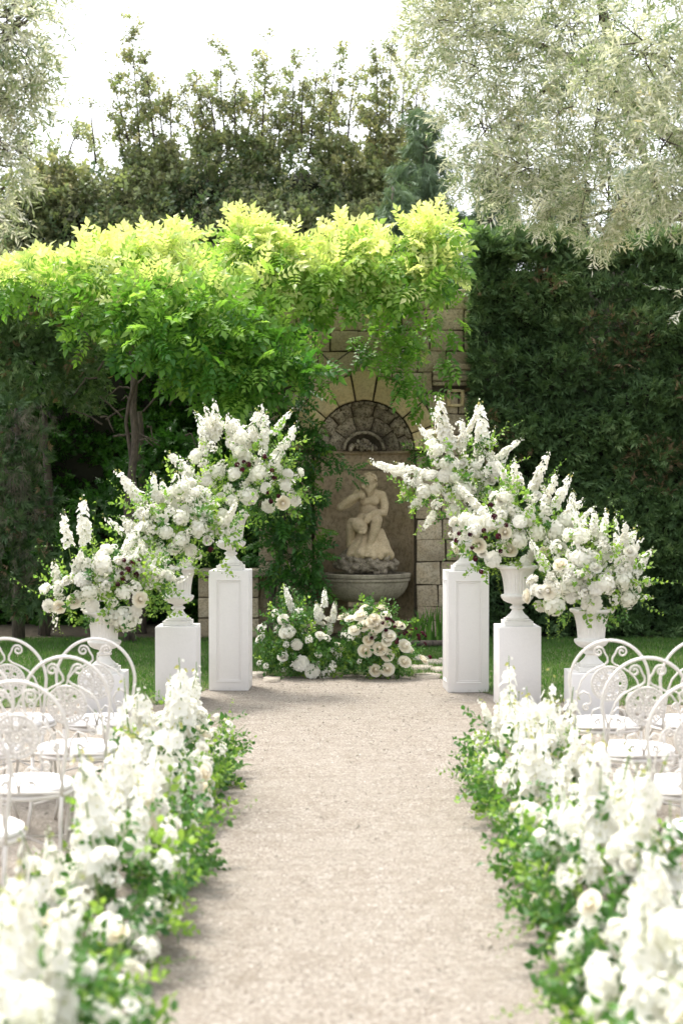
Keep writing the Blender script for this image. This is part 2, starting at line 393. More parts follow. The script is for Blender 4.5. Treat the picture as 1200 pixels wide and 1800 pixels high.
# weathered log edging
mb = MB(); pts = [W(700, 1138, 16.3) + Vector((0, 0, 0)), W(740, 1136, 16.25), W(800, 1133, 16.3), W(850, 1132, 16.4)]
pts = [Vector((q.x, q.y, .05)) for q in pts]
mb.tube(pts, [.035, .04, .036, .03], 8); tag(mb.obj('log', M_bark), 'thin grey log lying on the lawn behind the rose clump', 'log')

# ------------------------------------------------------------------ fountain wall
YW = 17.5; SW = F / YW
def wx(px): return (px - 600) / SW
def wz(py): return CAM_H + (HY - py) / SW
XC = wx(640); ZC = wz(792); RN = .61; RV = .93; ZTOP = wz(530)
wall = thing('fountain_wall', 'old sandstone block wall with a round arched niche behind the statue', 'wall', (XC, YW, 0))
def wob(o): return link('x', o)
def prism(poly, y0, y1, name, mat, parent, jit=0.0, bevel=.008):
    """poly: list of (x,z) counter-clockwise seen from the front (-Y)"""
    g = np.random.default_rng(abs(hash((round(poly[0][0], 3), round(poly[0][1], 3)))) % 99999)
    P = np.array(poly) + g.normal(0, jit, (len(poly), 2)); k = len(P)
    fr = np.stack([P[:, 0], np.full(k, y0 - g.uniform(0, .018)), P[:, 1]], 1); bk = fr.copy(); bk[:, 1] = y1
    mb = MB(); mb.add(np.concatenate([fr, bk]) - np.array([XC, YW, 0]), [tuple(range(k)), tuple(range(2 * k - 1, k - 1, -1))] + [(q, k + q, k + (q + 1) % k, (q + 1) % k) for q in range(k)])
    o = mb.obj(name, mat, parent); bev(o, bevel, 2); return o
G = .006
X0, X1 = XC - 1.30, XC + 1.30
# courses
zc = wz(1112); rows = []
z = 0.0
hts = [.20, .17, .27, .29, .27, .25, .26, .27, .26]
for h in hts: rows.append((z, z + h)); z += h
# pilaster rows up to the spring, then coursed to the top
while z < ZTOP - .1:
    h = .255; rows.append((z, z + h)); z += h
g = np.random.default_rng(3)
for ri, (z0, z1) in enumerate(rows):
    corn = wz(684) < (z0 + z1) / 2 < wz(640)       # cornices fill the sides of this course
    xl, xr = (XC - .83, XC + .83) if corn else (X0, X1)
    if z1 < ZC + .02:      # two columns each side of the niche
        js = g.uniform(.42, .6)
        segs = [(X0, X0 + (1.30 - RN) * js), (X0 + (1.30 - RN) * js, XC - RN - .03), (XC + RN + .03, X1 - (1.30 - RN) * js), (X1 - (1.30 - RN) * js, X1)]
    else:
        cuts = [xl]
        while cuts[-1] < xr - .45: cuts.append(cuts[-1] + g.uniform(.28, .5))
        cuts.append(xr); segs = list(zip(cuts[:-1], cuts[1:]))
    for (a, b) in segs:
        pts = np.linspace(a + G, b - G, 9); bz = []
        for x in pts:
            dd = RV + .01; q = dd * dd - (x - XC) ** 2
            zb = z0 + G if q <= 0 else max(z0 + G, ZC + math.sqrt(q)) if z1 > ZC else z0 + G
            bz.append(zb)
        ok = [i for i in range(9) if bz[i] < z1 - G - .03]
        if len(ok) < 2: continue
        if z1 <= ZC + .02 or all(abs(bz[i] - z0 - G) < 1e-6 for i in range(9)):
            poly = [(a + G, z0 + G), (b - G, z0 + G), (b - G, z1 - G), (a + G, z1 - G)]
        else:
            poly = [(pts[i], bz[i]) for i in ok] + [(pts[ok[-1]], z1 - G), (pts[ok[0]], z1 - G)]
        prism(poly, YW, YW + .2, 'stone_block', M_stone, wall, .006)
# voussoirs and keystone
nv = 9
for i in range(nv):
    a0 = math.pi * i / nv; a1 = math.pi * (i + 1) / nv
    key = (i == nv // 2); ro = RV + (.05 if key else 0)
    aa = np.linspace(a0 + .012, a1 - .012, 6)
    poly = [(XC + math.cos(t) * (RN + .01), ZC + math.sin(t) * (RN + .01)) for t in aa[::-1]]
    poly = poly + [(XC + math.cos(t) * (ro - .006), ZC + math.sin(t) * (ro - .006)) for t in aa]
    prism(poly, YW - (.05 if key else .03), YW + .2, 'keystone' if key else 'voussoir', M_stone_hi, wall, .002)
# cornice over the pilasters: stacked mouldings, and square recess block
for sgn in (-1, 1):
    xa, xb = (XC + .84, X1 + .03) if sgn > 0 else (X0 - .03, XC - .84)
    for k, (pa, pb, out) in enumerate([(641, 651, .10), (652, 660, .07), (661, 670, .085), (671, 678, .04)]):
        mb = MB(); mb.box(((xa + xb) / 2 - XC, -out / 2 + .05, (wz(pa) + wz(pb)) / 2), (xb - xa, out + .1, wz(pa) - wz(pb)))
        bev(mb.obj('cornice', M_stone, wall), .012, 3)
for sgn in (-1, 1):
    cx = XC + sgn * 1.12
    mb = MB()
    for (x_, z_, w_, h_) in ((-.085, 0, .04, .2), (.085, 0, .04, .2), (0, .09, .13, .035), (0, -.09, .13, .035)):
        mb.box((cx - XC + x_, -.012, wz(700) + z_), (w_, .05, h_))
    bev(mb.obj('square_frame', M_stone_hi, wall), .004, 1)
# backing (dark joints), with a niche-shaped hole: ring of quads
mb = MB(); yb = .06
th = np.linspace(0, math.pi, 25)
inner = [(RN, -.0 - 0)] ; inn = [(RN, 0.0)] + [(RN * math.cos(t), ZC + RN * math.sin(t)) for t in th] + [(-RN, 0.0)]
outp = []
for (x, z) in inn:
    if z < ZC: outp.append((math.copysign(1.29, x), z))
    else:
        t = math.atan2(z - ZC, x); ct, st = math.cos(t), math.sin(t); H = ZTOP - ZC
        k = min(1.29 / abs(ct) if abs(ct) > 1e-6 else 1e9, H / st if st > 1e-6 else 1e9)
        outp.append((ct * k, ZC + st * k))
Vb = [(x, yb, z) for x, z in inn] + [(x, yb, z) for x, z in outp]; k = len(inn)
mb.add(Vb, [(i, i + 1, k + i + 1, k + i) for i in range(k - 1)])
mb.box((0, .45, ZTOP / 2), (2.56, .0, 0.01))
mb.obj('wall_core', M_mortar, wall)
mb = MB(); mb.box((0, .95, ZTOP / 2), (2.6, .3, ZTOP)); mb.box((-1.27, .45, ZTOP / 2), (.05, .75, ZTOP)); mb.box((1.27, .45, ZTOP / 2), (.05, .75, ZTOP)); mb.box((0, .45, ZTOP), (2.6, .8, .06))
mb.obj('wall_back', M_mortar, wall)
# niche cylinder
mb = MB(); n = 28; DY = .55
th = np.linspace(0, math.pi, n); zz = np.linspace(.0, ZC, 8)
V = np.array([(math.cos(t) * RN, math.sin(t) * DY - .0, z) for z in zz for t in th])
mb.add(V, [(j * n + i, j * n + i + 1, (j + 1) * n + i + 1, (j + 1) * n + i) for j in range(7) for i in range(n - 1)])
o = mb.obj('niche_wall', M_plaster, wall, smooth=True)
# half dome: backing + raised segments
def dome(al, be, r): return (math.cos(al) * math.cos(be) * (RN - r), math.sin(be) * (DY - r), ZC + math.sin(al) * math.cos(be) * (RN - r))
mb = MB(); na, nb = 28, 12
V = [dome(math.pi * i / (na - 1), math.pi / 2 * j / (nb - 1), 0) for j in range(nb) for i in range(na)]
mb.add(V, [(j * na + i, j * na + i + 1, (j + 1) * na + i + 1, (j + 1) * na + i) for j in range(nb - 1) for i in range(na - 1)])
mb.obj('dome_core', M_mortar, wall, smooth=True)
def dome_patch(a0, a1, b0, b1, r0, name='dome_stone', seed=0):
    g = np.random.default_rng(seed); A = np.linspace(a0, a1, 7); B = np.linspace(b0, b1, 6); V = []; 
    for j, b in enumerate(B):
        for i, a in enumerate(A):
            e = min(i, 6 - i, j, 5 - j) ; r = r0 * (0.2 if e == 0 else 1) * 1.0 + (g.uniform(-.65, .65) * r0 if e else g.uniform(-.1, .15) * r0)
            V.append(dome(a, b, r))
    mb = MB(); mb.add(V, [(j * 7 + i, j * 7 + i + 1, (j + 1) * 7 + i + 1, (j + 1) * 7 + i) for j in range(5) for i in range(6)])
    return mb.obj(name, M_shell, wall, smooth=True)
for i in range(12):
    dome_patch(math.pi * i / 12 + .01, math.pi * (i + 1) / 12 - .01, .03, .27, .035, 'dome_moulding', i)
for i in range(7):
    o7 = .09 * math.sin(i * 5.3); dome_patch(math.pi * i / 7 + .02 + o7 * (i > 0), math.pi * (i + 1) / 7 - .015 + .09 * math.sin((i + 1) * 5.3) * (i < 6), .30, .70, .06, seed=20 + i)
for i in range(5):
    dome_patch(math.pi * i / 5 + .02, math.pi * (i + 1) / 5 - .02, .73, 1.12, .045, seed=40 + i)
# small grotto arch in the dome and ledge at the spring
mb = MB(); pts = [(.25 * math.cos(t), .36, ZC + .02 + .22 * math.sin(t)) for t in np.linspace(0, math.pi, 16)]
mb.tube(pts, .022, 8); mb.obj('grotto_arch', M_shell, wall, smooth=True)
g = np.random.default_rng(8)
for i in range(22):
    x = g.uniform(-.19, .19); z = ZC + .03 + g.uniform(0, .14) * (1 - abs(x) / .22)
    mb = MB(); mb.lathe([(.001, -.03), (.03, -.02), (.036, .0), (.026, .022), (.001, .03)], 7)
    o = mb.obj('grotto_stone', M_shell, wall, loc=(x, .38 + g.uniform(-.02, .03), z)); o.rotation_euler = g.uniform(0, 3, 3); o.scale = g.uniform(.7, 1.3, 3)
mb = MB(); n = 28; V = []
for (r, z) in ((0, ZC - .03), (.05, ZC - .03), (.06, ZC), (0, ZC + .012)):
    V += [(math.cos(t) * (RN - r), math.sin(t) * (DY - r), z) for t in th]
mb.add(V, [(j * n + i, j * n + i + 1, (j + 1) * n + i + 1, (j + 1) * n + i) for j in range(3) for i in range(n - 1)])
mb.obj('spring_ledge', M_plaster, wall, smooth=True)

# low side wall to the left
lw = thing('garden_wall', 'low dark stone garden wall running left of the fountain niche', 'wall', (-2.0, 17.45, 0))
g = np.random.default_rng(12)
for r_ in range(3):
    x = -1.55 - .3 * (r_ % 2) * .5; z0 = r_ * .25; x = .25
    while x < .95:
        w = g.uniform(.35, .6); x2 = min(x + w, 1.0)
        mb = MB(); mb.box(((x + x2) / 2, g.uniform(-.015, .015), z0 + .125), (x2 - x - .015, .3, .235)); bev(mb.obj('stone_block', M_stone, lw), .012, 2); x = x2
mb = MB(); mb.box((.62, 0, .37), (.72, .24, .74)); mb.obj('wall_core', M_mortar, lw)
x = .25
while x < .9:
    mb = MB(); mb.box((x + .3, 0, .80), (.585, .4, .09)); bev(mb.obj('coping_stone', M_basin, lw), .015, 2); x += .6

# basin
XB = wx(644); YB = YW - .02
bs = thing('fountain_basin', 'grey stone half round basin on a block support under the statue', 'basin', (XB, YB, 0))
rimz = wz(1007)
mb = MB(); prof = [(.50, rimz - .30), (.52, rimz - .10), (.535, rimz - .085), (.535, rimz - .06), (.51, rimz - .055), (.51, rimz - .05), (.54, rimz - .045), (.545, rimz - .01), (.535, rimz), (.47, rimz), (.46, rimz - .02), (.44, rimz - .1), (.1, rimz - .12)]
mb.lathe(prof[1:], 56, sy=.86); o = mb.obj('rim', M_basin, bs); autosmooth(o.data)
mb = MB(); mb.lathe([(.12, rimz - .36), (.26, rimz - .35), (.38, rimz - .31), (.46, rimz - .24), (.505, rimz - .16), (.515, rimz - .098)], 56, sy=.86)
o = mb.obj('bowl', M_basin, bs); autosmooth(o.data)
mb = MB(); mb.box((0, -.06, rimz - .37), (.46, .34, .06)); mb.box((0, -.06, (rimz - .41) / 2 - .01), (.38, .30, rimz - .40)); bev(mb.obj('support', M_stone, bs), .01)
mb = MB(); mb.lathe([(.01, rimz - .055), (.45, rimz - .055)], 48, sy=.86); m, nt, p = newmat('still_water'); p.inputs['Base Color'].default_value = (.03, .035, .02, 1); p.inputs['Roughness'].default_value = .08
mb.obj('water', m, bs)

# ------------------------------------------------------------------ statue
def remeshed(name, mbs, mat, parent, loc, vox=.009, smooth_it=3, disp=None):
    me = mbs.mesh(name + '_src', mat); o = bpy.data.objects.new(name, me); sc.collection.objects.link(o)
    r = o.modifiers.new('r', 'REMESH'); r.mode = 'VOXEL'; r.voxel_size = vox; r.use_smooth_shade = True
    s = o.modifiers.new('s', 'SMOOTH'); s.iterations = smooth_it; s.factor = .5
    dg = bpy.context.evaluated_depsgraph_get(); ev = o.evaluated_get(dg)
    nm = bpy.data.meshes.new_from_object(ev, depsgraph=dg)
    if disp:
        co = np.empty(len(nm.vertices) * 3, dtype=np.float32); no = np.empty_like(co)
        nm.vertices.foreach_get('co', co); nm.vertices.foreach_get('normal', no)
        co = co.reshape(-1, 3); no = no.reshape(-1, 3)
        d = np.array([disp(Vector(c)) for c in co]); co = co + no * d[:, None]
        nm.vertices.foreach_set('co', co.astype(np.float32).ravel()); nm.update()
    bpy.data.objects.remove(o); bpy.data.meshes.remove(me)
    nm.materials.clear(); nm.materials.append(mat); nm.name = name
    nm.polygons.foreach_set('use_smooth', np.ones(len(nm.polygons), dtype=bool))
    return link(name, nm, parent, loc)
def S(zx, zy, y=0): return np.array(((zx - 500) / 809, y, (1280 - zy) / 809))
def ell(mb, c, r, n=14, rotm=None):
    pr = [(max(1e-3, math.sin(t)), -math.cos(t)) for t in np.linspace(.02, math.pi - .02, 10)]
    t = MB(); t.lathe(pr, n); V = t.V[0] * np.array(r)
    if rotm is not None: V = V @ np.array(rotm).T
    mb.add(V + np.array(c), t.F)
def limb(mb, pts, rs): 
    P = []; Q = []
    pts = [np.array(p) for p in pts]
    for i in range(len(pts) - 1):
        for t in np.linspace(0, 1, 6)[:-1]: P.append(pts[i] * (1 - t) + pts[i + 1] * t); Q.append(rs[i] * (1 - t) + rs[i + 1] * t)
    P.append(pts[-1]); Q.append(rs[-1]); mb.tube(P, Q, 12)
    for p_, r_ in zip(pts, rs): ell(mb, p_, (r_, r_, r_), 12)
SX = wx(560 + 500 / 5.62)
st = thing('statue', 'weathered stone statue of a bearded man seated on rocks in the niche', 'statue', (SX, YW - .06, rimz - .005))
B = MB()
# torso
ell(B, S(490, 640, .0), (.105, .075, .10)); ell(B, S(500, 545, .0), (.125, .085, .095)); ell(B, S(470, 720, .02), (.12, .10, .07))
ell(B, S(455, 560, -.055), (.06, .035, .05)); ell(B, S(545, 560, -.055), (.06, .035, .05))
limb(B, [S(385, 490, .0), S(500, 478, .0), S(622, 510, .0)], [.052, .055, .056])
# neck and right arm (left in the picture): elbow out, hand at the chin
limb(B, [S(500, 500, -.01), S(495, 430, -.02)], [.055, .05])
limb(B, [S(385, 500, 0), S(290, 590, -.06), S(212, 620, -.10)], [.052, .044, .040])
limb(B, [S(212, 620, -.10), S(320, 535, -.15), S(400, 505, -.15)], [.040, .040, .026])
ell(B, S(415, 512, -.155), (.034, .028, .03))
for k in range(4): limb(B, [S(418 + k * 3, 495 + k * 12, -.165), S(440 + k * 1, 485 + k * 13, -.15), S(446, 498 + k * 12, -.125)], [.010, .010, .008])
limb(B, [S(405, 490, -.165), S(425, 465, -.155)], [.011, .009])
# left arm (right in the picture): down and across to the knee
limb(B, [S(625, 515, 0), S(650, 600, -.01), S(640, 680, -.05)], [.055, .047, .040])
limb(B, [S(640, 680, -.05), S(560, 672, -.15), S(490, 705, -.19)], [.040, .036, .025])
ell(B, S(478, 720, -.195), (.032, .024, .036))
for k in range(4): limb(B, [S(455 + k * 14, 728, -.215), S(450 + k * 14, 760, -.225), S(452 + k * 14, 785 - k * 4, -.215)], [.010, .010, .008])
limb(B, [S(500, 715, -.20), S(512, 745, -.215)], [.011, .009])
# legs
limb(B, [S(500, 760, .0), S(560, 745, -.13), S(568, 762, -.20)], [.085, .075, .060])
limb(B, [S(568, 762, -.20), S(545, 850, -.19), S(500, 985, -.17), S(485, 1035, -.17)], [.058, .056, .036, .030])
limb(B, [S(485, 1050, -.17), S(478, 1085, -.22), S(470, 1092, -.26)], [.032, .028, .02])
for k in range(5): ell(B, S(450 + k * 12, 1094, -.275), (.009, .018, .010), 8)
limb(B, [S(450, 760, .0), S(360, 790, -.10), S(318, 815, -.14)], [.08, .066, .055])
limb(B, [S(318, 815, -.14), S(315, 900, -.11), S(300, 1000, -.07)], [.054, .046, .032])
body = remeshed('figure', B, M_statue, st, None, .0085, 3, lambda c: .007 + .003 * mnoise.noise(c * 30))
# head: skull, brow, nose, ears, cheeks
H = MB()
ell(H, S(492, 365, -.03), (.082, .092, .098)); ell(H, S(490, 415, -.06), (.062, .06, .06))
limb(H, [S(482, 372, -.118), S(478, 405, -.138), S(478, 416, -.128)], [.010, .017, .012])
limb(H, [S(440, 358, -.105), S(480, 366, -.122), S(525, 356, -.105)], [.012, .014, .012])
ell(H, S(570, 395, -.02), (.014, .022, .03)); ell(H, S(413, 395, -.02), (.014, .022, .03))
ell(H, S(458, 378, -.108), (.014, .010, .010)); ell(H, S(507, 376, -.108), (.014, .010, .010))
limb(H, [S(466, 434, -.112), S(495, 434, -.112)], [.009, .009])
remeshed('head', H, M_statue, st, None, .006, 2)
g = np.random.default_rng(5)
Bd = MB()
for k in range(34):
    x = g.uniform(428, 556); y0 = 425 + abs(x - 490) * -.5; L = 95 - abs(x - 495) * .75
    limb(Bd, [S(x, y0, -.085 - .03 * (1 - abs(x - 490) / 70)), S(x + g.normal(0, 5), y0 + L * .5, -.11), S(495 + (x - 495) * .6 + g.normal(0, 5), y0 + L + g.uniform(-8, 12), -.09)], [.013, .014, .006])
ell(Bd, S(495, 460, -.07), (.065, .05, .06))
remeshed('beard', Bd, M_statue, st, None, .006, 1)
Hr = MB()
for k in range(60):
    t = g.uniform(-1, 1); u = g.uniform(0, 1)
    x = 492 + 78 * t; yy = 350 - 62 * math.sqrt(1 - t * t * .9) + 90 * u * abs(t)
    ell(Hr, S(x, yy, g.uniform(-.08, .06)), tuple(g.uniform(.014, .024, 3)), 8)
remeshed('hair', Hr, M_statue, st, None, .006, 1)
# mask-like dolphin head under the hand
D = MB()
ell(D, S(395, 800, -.20), (.115, .10, .088), rotm=rot('Y', R(35))); ell(D, S(430, 838, -.275), (.05, .045, .036)); ell(D, S(425, 800, -.28), (.04, .035, .03))
limb(D, [S(330, 780, -.12), S(300, 870, -.08), S(300, 960, -.07)], [.07, .05, .04])
ell(D, S(370, 770, -.275), (.018, .018, .018)); 
limb(D, [S(395, 865, -.29), S(440, 868, -.31), S(462, 850, -.295)], [.014, .018, .012])
remeshed('dolphin', D, M_statue, st, None, .008, 2)
# draped rock cone and rockwork
K = MB()
for i in range(9):
    t = i / 8; z = 1090 - 240 * t; w = (.30 * (1 - t) + .125 * t)
    ell(K, S(470 + 25 * t + 12 * math.sin(5 * t), z, .02), (w * (1 + .12 * math.sin(9 * t)), .16 - .04 * t, .06))
for k in range(15):
    a = -1.35 + k * .19; x0 = 500 + 120 * math.sin(a); x1 = 490 + 235 * math.sin(a)
    limb(K, [S(x0, 850, -.10 * math.cos(a)), S((x0 + x1) / 2 + 14 * math.sin(k * 2.7), 960, -.14 * math.cos(a) - .02), S(x1 * .93 + 34 + 8 * math.sin(k * 1.9), 1085 + 22 * math.sin(k * 3.3), -.20 * math.cos(a) - .02)], [.018 + .006 * (k % 3), .026 + .008 * (k % 2), .032 + .008 * (k % 3)])
remeshed('drapery', K, M_statue, st, None, .011, 4, lambda c: .008 * mnoise.noise(c * 14))
K = MB(); g = np.random.default_rng(11)
ell(K, S(470, 1200, -.02), (.36, .22, .11))
for k in range(85):
    a = g.uniform(0, 2 * math.pi); h = g.uniform(1055, 1260); rr = 1.0 - .25 * abs(h - 1190) / 90
    x = 470 + 300 * rr * math.cos(a); y = -.02 + .21 * rr * math.sin(a)
    ell(K, S(x, h, y), tuple(g.uniform(.03, .062, 3)), 8)
remeshed('rock_base', K, M_rock, st, None, .011, 1, lambda c: .018 * mnoise.noise(c * 22) + .008 * mnoise.noise(c * 55))

# ------------------------------------------------------------------ pedestals, urns
def pedestal(px, ybot, w, ztop, rz, panel, label):
    d = CAM_H * F / (ybot - HY); c = W(px, ybot, d)
    t = thing('pedestal', label, 'pedestal', (c.x, d + w / 2, 0), 'white pedestals carrying the flower urns', rz)
    mb = MB(); mb.box((0, 0, ztop / 2), (w, w, ztop)); bev(mb.obj('block', M_ped, t), .006, 2)
    if panel:
        for (sx, sy, ax) in ((0, -1, 0), (0, 1, 0), (1, 0, 1), (-1, 0, 1)):
            mb = MB()
            pw = w * .62; z0, z1 = .085, ztop - .085; o_ = w / 2 + .002
            for k, (ins, th_, pr) in enumerate(((0, .010, .008), (.017, .005, .005))):
                bars = [((0, (z1 - ins)), (pw - 2 * ins, th_)), ((0, (z0 + ins)), (pw - 2 * ins, th_)), ((-(pw / 2 - ins), (z0 + z1) / 2), (th_, z1 - z0 - 2 * ins - th_ - .001)), (((pw / 2 - ins), (z0 + z1) / 2), (th_, z1 - z0 - 2 * ins - th_ - .001))]
                for (a, z), (bw, bh) in bars:
                    if ax == 0: mb.box((a, sy * o_, z), (bw, pr, bh))
                    else: mb.box((sx * o_, a, z), (pr, bw, bh))
            bev(mb.obj('panel_moulding', M_ped, t), .002, 2)
    return Vector((c.x, d + w / 2, ztop))
urn_meshes = {}
def urn(top, rz, label, s=1.0):
    t = thing('urn', label, 'urn', top, 'white fluted urns on pedestals', rz)
    if not urn_meshes:
        mb = MB(); mb.box((0, 0, .02), (.235, .235, .04)); mb.box((0, 0, .0475), (.20, .20, .013)); urn_meshes['plinth'] = mb.mesh('plinth', M_urn)
        mb = MB(); mb.lathe([(.095, .054), (.098, .062), (.085, .075), (.062, .095), (.046, .12), (.044, .13), (.058, .138), (.062, .146), (.056, .154), (.04, .162), (.04, .172), (.06, .182)], 40); urn_meshes['foot'] = mb.mesh('foot', M_urn)
        pr = [(.055, .18), (.085, .188), (.115, .205), (.132, .228), (.137, .243), (.133, .252), (.112, .258), (.108, .262), (.108, .268), (.110, .30), (.114, .34), (.122, .39), (.136, .44), (.15, .465)]
        mb = MB(); mb.lathe(pr, 96, flute=(8, 12, 24, .045)); urn_meshes['bowl'] = mb.mesh('bowl', M_urn)
        mb = MB(); mb.lathe([(.148, .464), (.165, .47), (.172, .478), (.174, .49), (.165, .497), (.145, .498), (.135, .47)], 48); urn_meshes['rim'] = mb.mesh('rim', M_urn)
        for q in urn_meshes.values(): autosmooth(q, 35)
    for k, me_ in urn_meshes.items():
        o = link(k, me_, t); 
        if k == 'plinth': bev(o, .004, 2)
    t.scale = (s, s, s)
    return t
peds = [
 (403, 1215, .355, 1.075, R(-2), True, 'tall white panelled pedestal left of the aisle nearest the fountain', 'white fluted urn on the tall left pedestal'),
 (309, 1235, .345, .638, R(-1), False, 'plain waist high white pedestal second from the left', 'white fluted urn on the mid height left pedestal'),
 (177, 1255, .35, .315, R(1), False, 'low white pedestal behind the left hand chairs', 'white fluted urn on the lowest left pedestal'),
 (821, 1218, .365, 1.075, R(3.5), True, 'tall white panelled pedestal right of the aisle before the stone wall', 'white fluted urn on the tall right pedestal'),
 (913, 1245, .345, .666, R(2), False, 'plain mid height white pedestal second on the right', 'white fluted urn on the mid height right pedestal'),
 (1046, 1262, .37, .345, R(1), False, 'low white pedestal behind the right hand chairs', 'white fluted urn on the lowest right pedestal')]
tops = []
for (px, yb_, w, zt, rz, pan, lab, ulab) in peds:
    tp = pedestal(px, yb_, w, zt, rz, pan, lab); tops.append(tp)
    urn(tp + Vector((0, 0, .001)), rz, ulab)

# ------------------------------------------------------------------ flower meshes
def petal_grid(fn, nu=4, nt_=5):
    V = [fn(u, t) for t in np.linspace(0, 1, nt_) for u in np.linspace(-1, 1, nu)]
    Fq = [(j * nu + i, j * nu + i + 1, (j + 1) * nu + i + 1, (j + 1) * nu + i) for j in range(nt_ - 1) for i in range(nu - 1)]
    return V, Fq
def make_rose(seed, mat):
    g = np.random.default_rng(seed); mb = MB(); k = 0
    for li, (npet, Rl, Hl, wd, cu) in enumerate([(3, .27, .98, 1.3, 0), (4, .42, .97, 1.0, .03), (4, .56, .93, .95, .06), (5, .70, .86, .8, .12), (6, .84, .72, .72, .22), (6, .96, .50, .66, .32)]):
        off = g.uniform(0, 6.28)
        for q in range(npet):
            az = off + 2 * math.pi * q / npet + g.normal(0, .08); hh = Hl * g.uniform(.93, 1.06)
            def fn(u, t):
                a = az + u * wd * (math.sin(math.pi * (.12 + .62 * t)) ** .7)
                r = Rl * math.sqrt(max(0, 1 - (1 - t) ** 2)) + cu * t ** 4 + .03 * math.sin(3 * u + q) * t
                zz = hh * t - .08 * u * u * t - cu * .5 * t ** 6
                return (r * math.cos(a), r * math.sin(a), zz - .35)
            V, Fq = petal_grid(fn); mb.add(V, Fq)
    t = MB(); t.lathe([(.01, -.2), (.22, 0), (.30, .25), (.29, .45), (.24, .60), (.13, .66), (.01, .63)], 10); mb.add(t.V[0], t.F)
    mb.tube([(0, 0, -.34), (0, 0, -1.6)], [.10, .07], 5, m=1)
    return mb.mesh('rose', [mat, M_stem], True)
def make_ball(name, seed, n, L, Wd, mat, squash=.75, core=.55, eye=False, mat2=None):
    g = np.random.default_rng(seed); mb = MB(); ga = math.pi * (3 - math.sqrt(5))
    for i in range(n):
        z = 1 - 1.55 * (i + .5) / n; r = math.sqrt(max(0, 1 - z * z)); a = ga * i + g.normal(0, .1)
        d = np.array([r * math.cos(a), r * math.sin(a), z]); 
        tang = np.cross(d, [0, 0, 1.]); tang /= np.linalg.norm(tang) + 1e-6; bi = np.cross(tang, d)
        Lq = (1 - core) * g.uniform(.85, 1.15); wq = Wd * g.uniform(.8, 1.2)
        def fn(u, t):
            p = d * (core + Lq * t) + tang * u * wq * math.sin(math.pi * (.15 + .6 * t)) + bi * (-.22 * L * t * t + .10 * u * u + .05 * math.sin(5 * u + i) * t)
            return p * np.array([1, 1, squash])
        V, Fq = petal_grid(fn, 3, 4); mb.add(V, Fq)
    t = MB(); t.lathe([(max(.01, .62 * math.sin(q)), -.62 * math.cos(q) * squash) for q in np.linspace(.05, 3.09, 8)], 12); mb.add(t.V[0], t.F)
    mb.tube([(0, 0, -.2), (0, 0, -1.5)], [.08, .05], 5, m=1)
    return mb.mesh(name, [mat, M_stem], True)
def floret(mb, c, nrm, s, npet, g, m=0, cup=.25, eye=True):
    nrm = nrm / np.linalg.norm(nrm); t = np.cross(nrm, [.3, .5, .8]); t /= np.linalg.norm(t); b = np.cross(nrm, t)
    off = g.uniform(0, 6)
    for q in range(npet):
        a = off + 2 * math.pi * q / npet; d = math.cos(a) * t + math.sin(a) * b; e = -math.sin(a) * t + math.cos(a) * b
        w = s * 1.5 / npet * 1.5
        V = [c, c + d * s * .6 - e * w + nrm * s * cup, c + d * s * 1.0 - e * w * .4 + nrm * s * cup * .8, c + d * s * 1.05 + e * w * .4 + nrm * s * cup * .7, c + d * s * .6 + e * w + nrm * s * cup, c + d * s * .6 + nrm * s * cup * .3]
        mb.add(V, [(0, 5, 1), (1, 5, 2), (5, 3, 2), (5, 4, 3), (0, 4, 5)], m)
    if eye:
        mb.add([c + nrm * s * .2 + t * s * .12, c + nrm * s * .2 + b * s * .12, c + nrm * s * .2 - t * s * .12, c + nrm * s * .2 - b * s * .12], [(0, 1, 2, 3)], 2)
def make_hyd(seed):
    g = np.random.default_rng(seed); mb = MB(); n = 64; ga = math.pi * (3 - math.sqrt(5))
    for i in range(n):
        z = 1 - 1.6 * (i + .5) / n; r = math.sqrt(max(0, 1 - z * z)); a = ga * i
        d = np.array([r * math.cos(a), r * math.sin(a), z]) + g.normal(0, .08, 3); rr = g.uniform(.8, 1.0)
        floret(mb, d * rr * np.array([1, 1, .8]), d + g.normal(0, .25, 3), .24 * g.uniform(.85, 1.15), 4, g, 0, .12, False)
    t = MB(); t.lathe([(max(.01, .74 * math.sin(q)), -.6 * math.cos(q)) for q in np.linspace(.05, 3.09, 8)], 12); mb.add(t.V[0], t.F)
    mb.tube([(0, 0, .1), (0, 0, -1.5)], [.06, .05], 5, m=1)
    return mb.mesh('hydrangea', [P_hyd, M_stem, P_eye])
def make_spike(seed, dense=1.0):
    """unit: length 1 along +Z"""
    g = np.random.default_rng(seed); mb = MB(); n = int(46 * dense); ga = math.pi * (3 - math.sqrt(5))
    bend = g.normal(0, .05, 2)
    ax = lambda t: np.array([bend[0] * t * t, bend[1] * t * t, t])
    mb.tube([ax(t) for t in np.linspace(-.35, 1.04, 8)], np.linspace(.014, .005, 8), 5, m=1)
    for i in range(n):
        t = (i + g.uniform(0, .6)) / n; a = ga * i + g.normal(0, .2)
        sz = .098 * (1 - .62 * t ** 2.6) * g.uniform(.75, 1.2); rad = .088 * (1 - .55 * t ** 3) * g.uniform(.65, 1.25) + .006
        if g.random() < .12 + .4 * t * t: continue
        d = np.array([math.cos(a), math.sin(a), .35 + .4 * t]); p = ax(t) + d * np.array([rad, rad, rad * .5])
        if t > .84: floret(mb, p, d, sz * .5, 4, g, 2 if g.random() < .5 else 0, .9, False)
        else: floret(mb, p, d + g.normal(0, .2, 3), sz, 5, g, 0, .22)
    return mb.mesh('delphinium', [P_white, M_stem, P_eye])
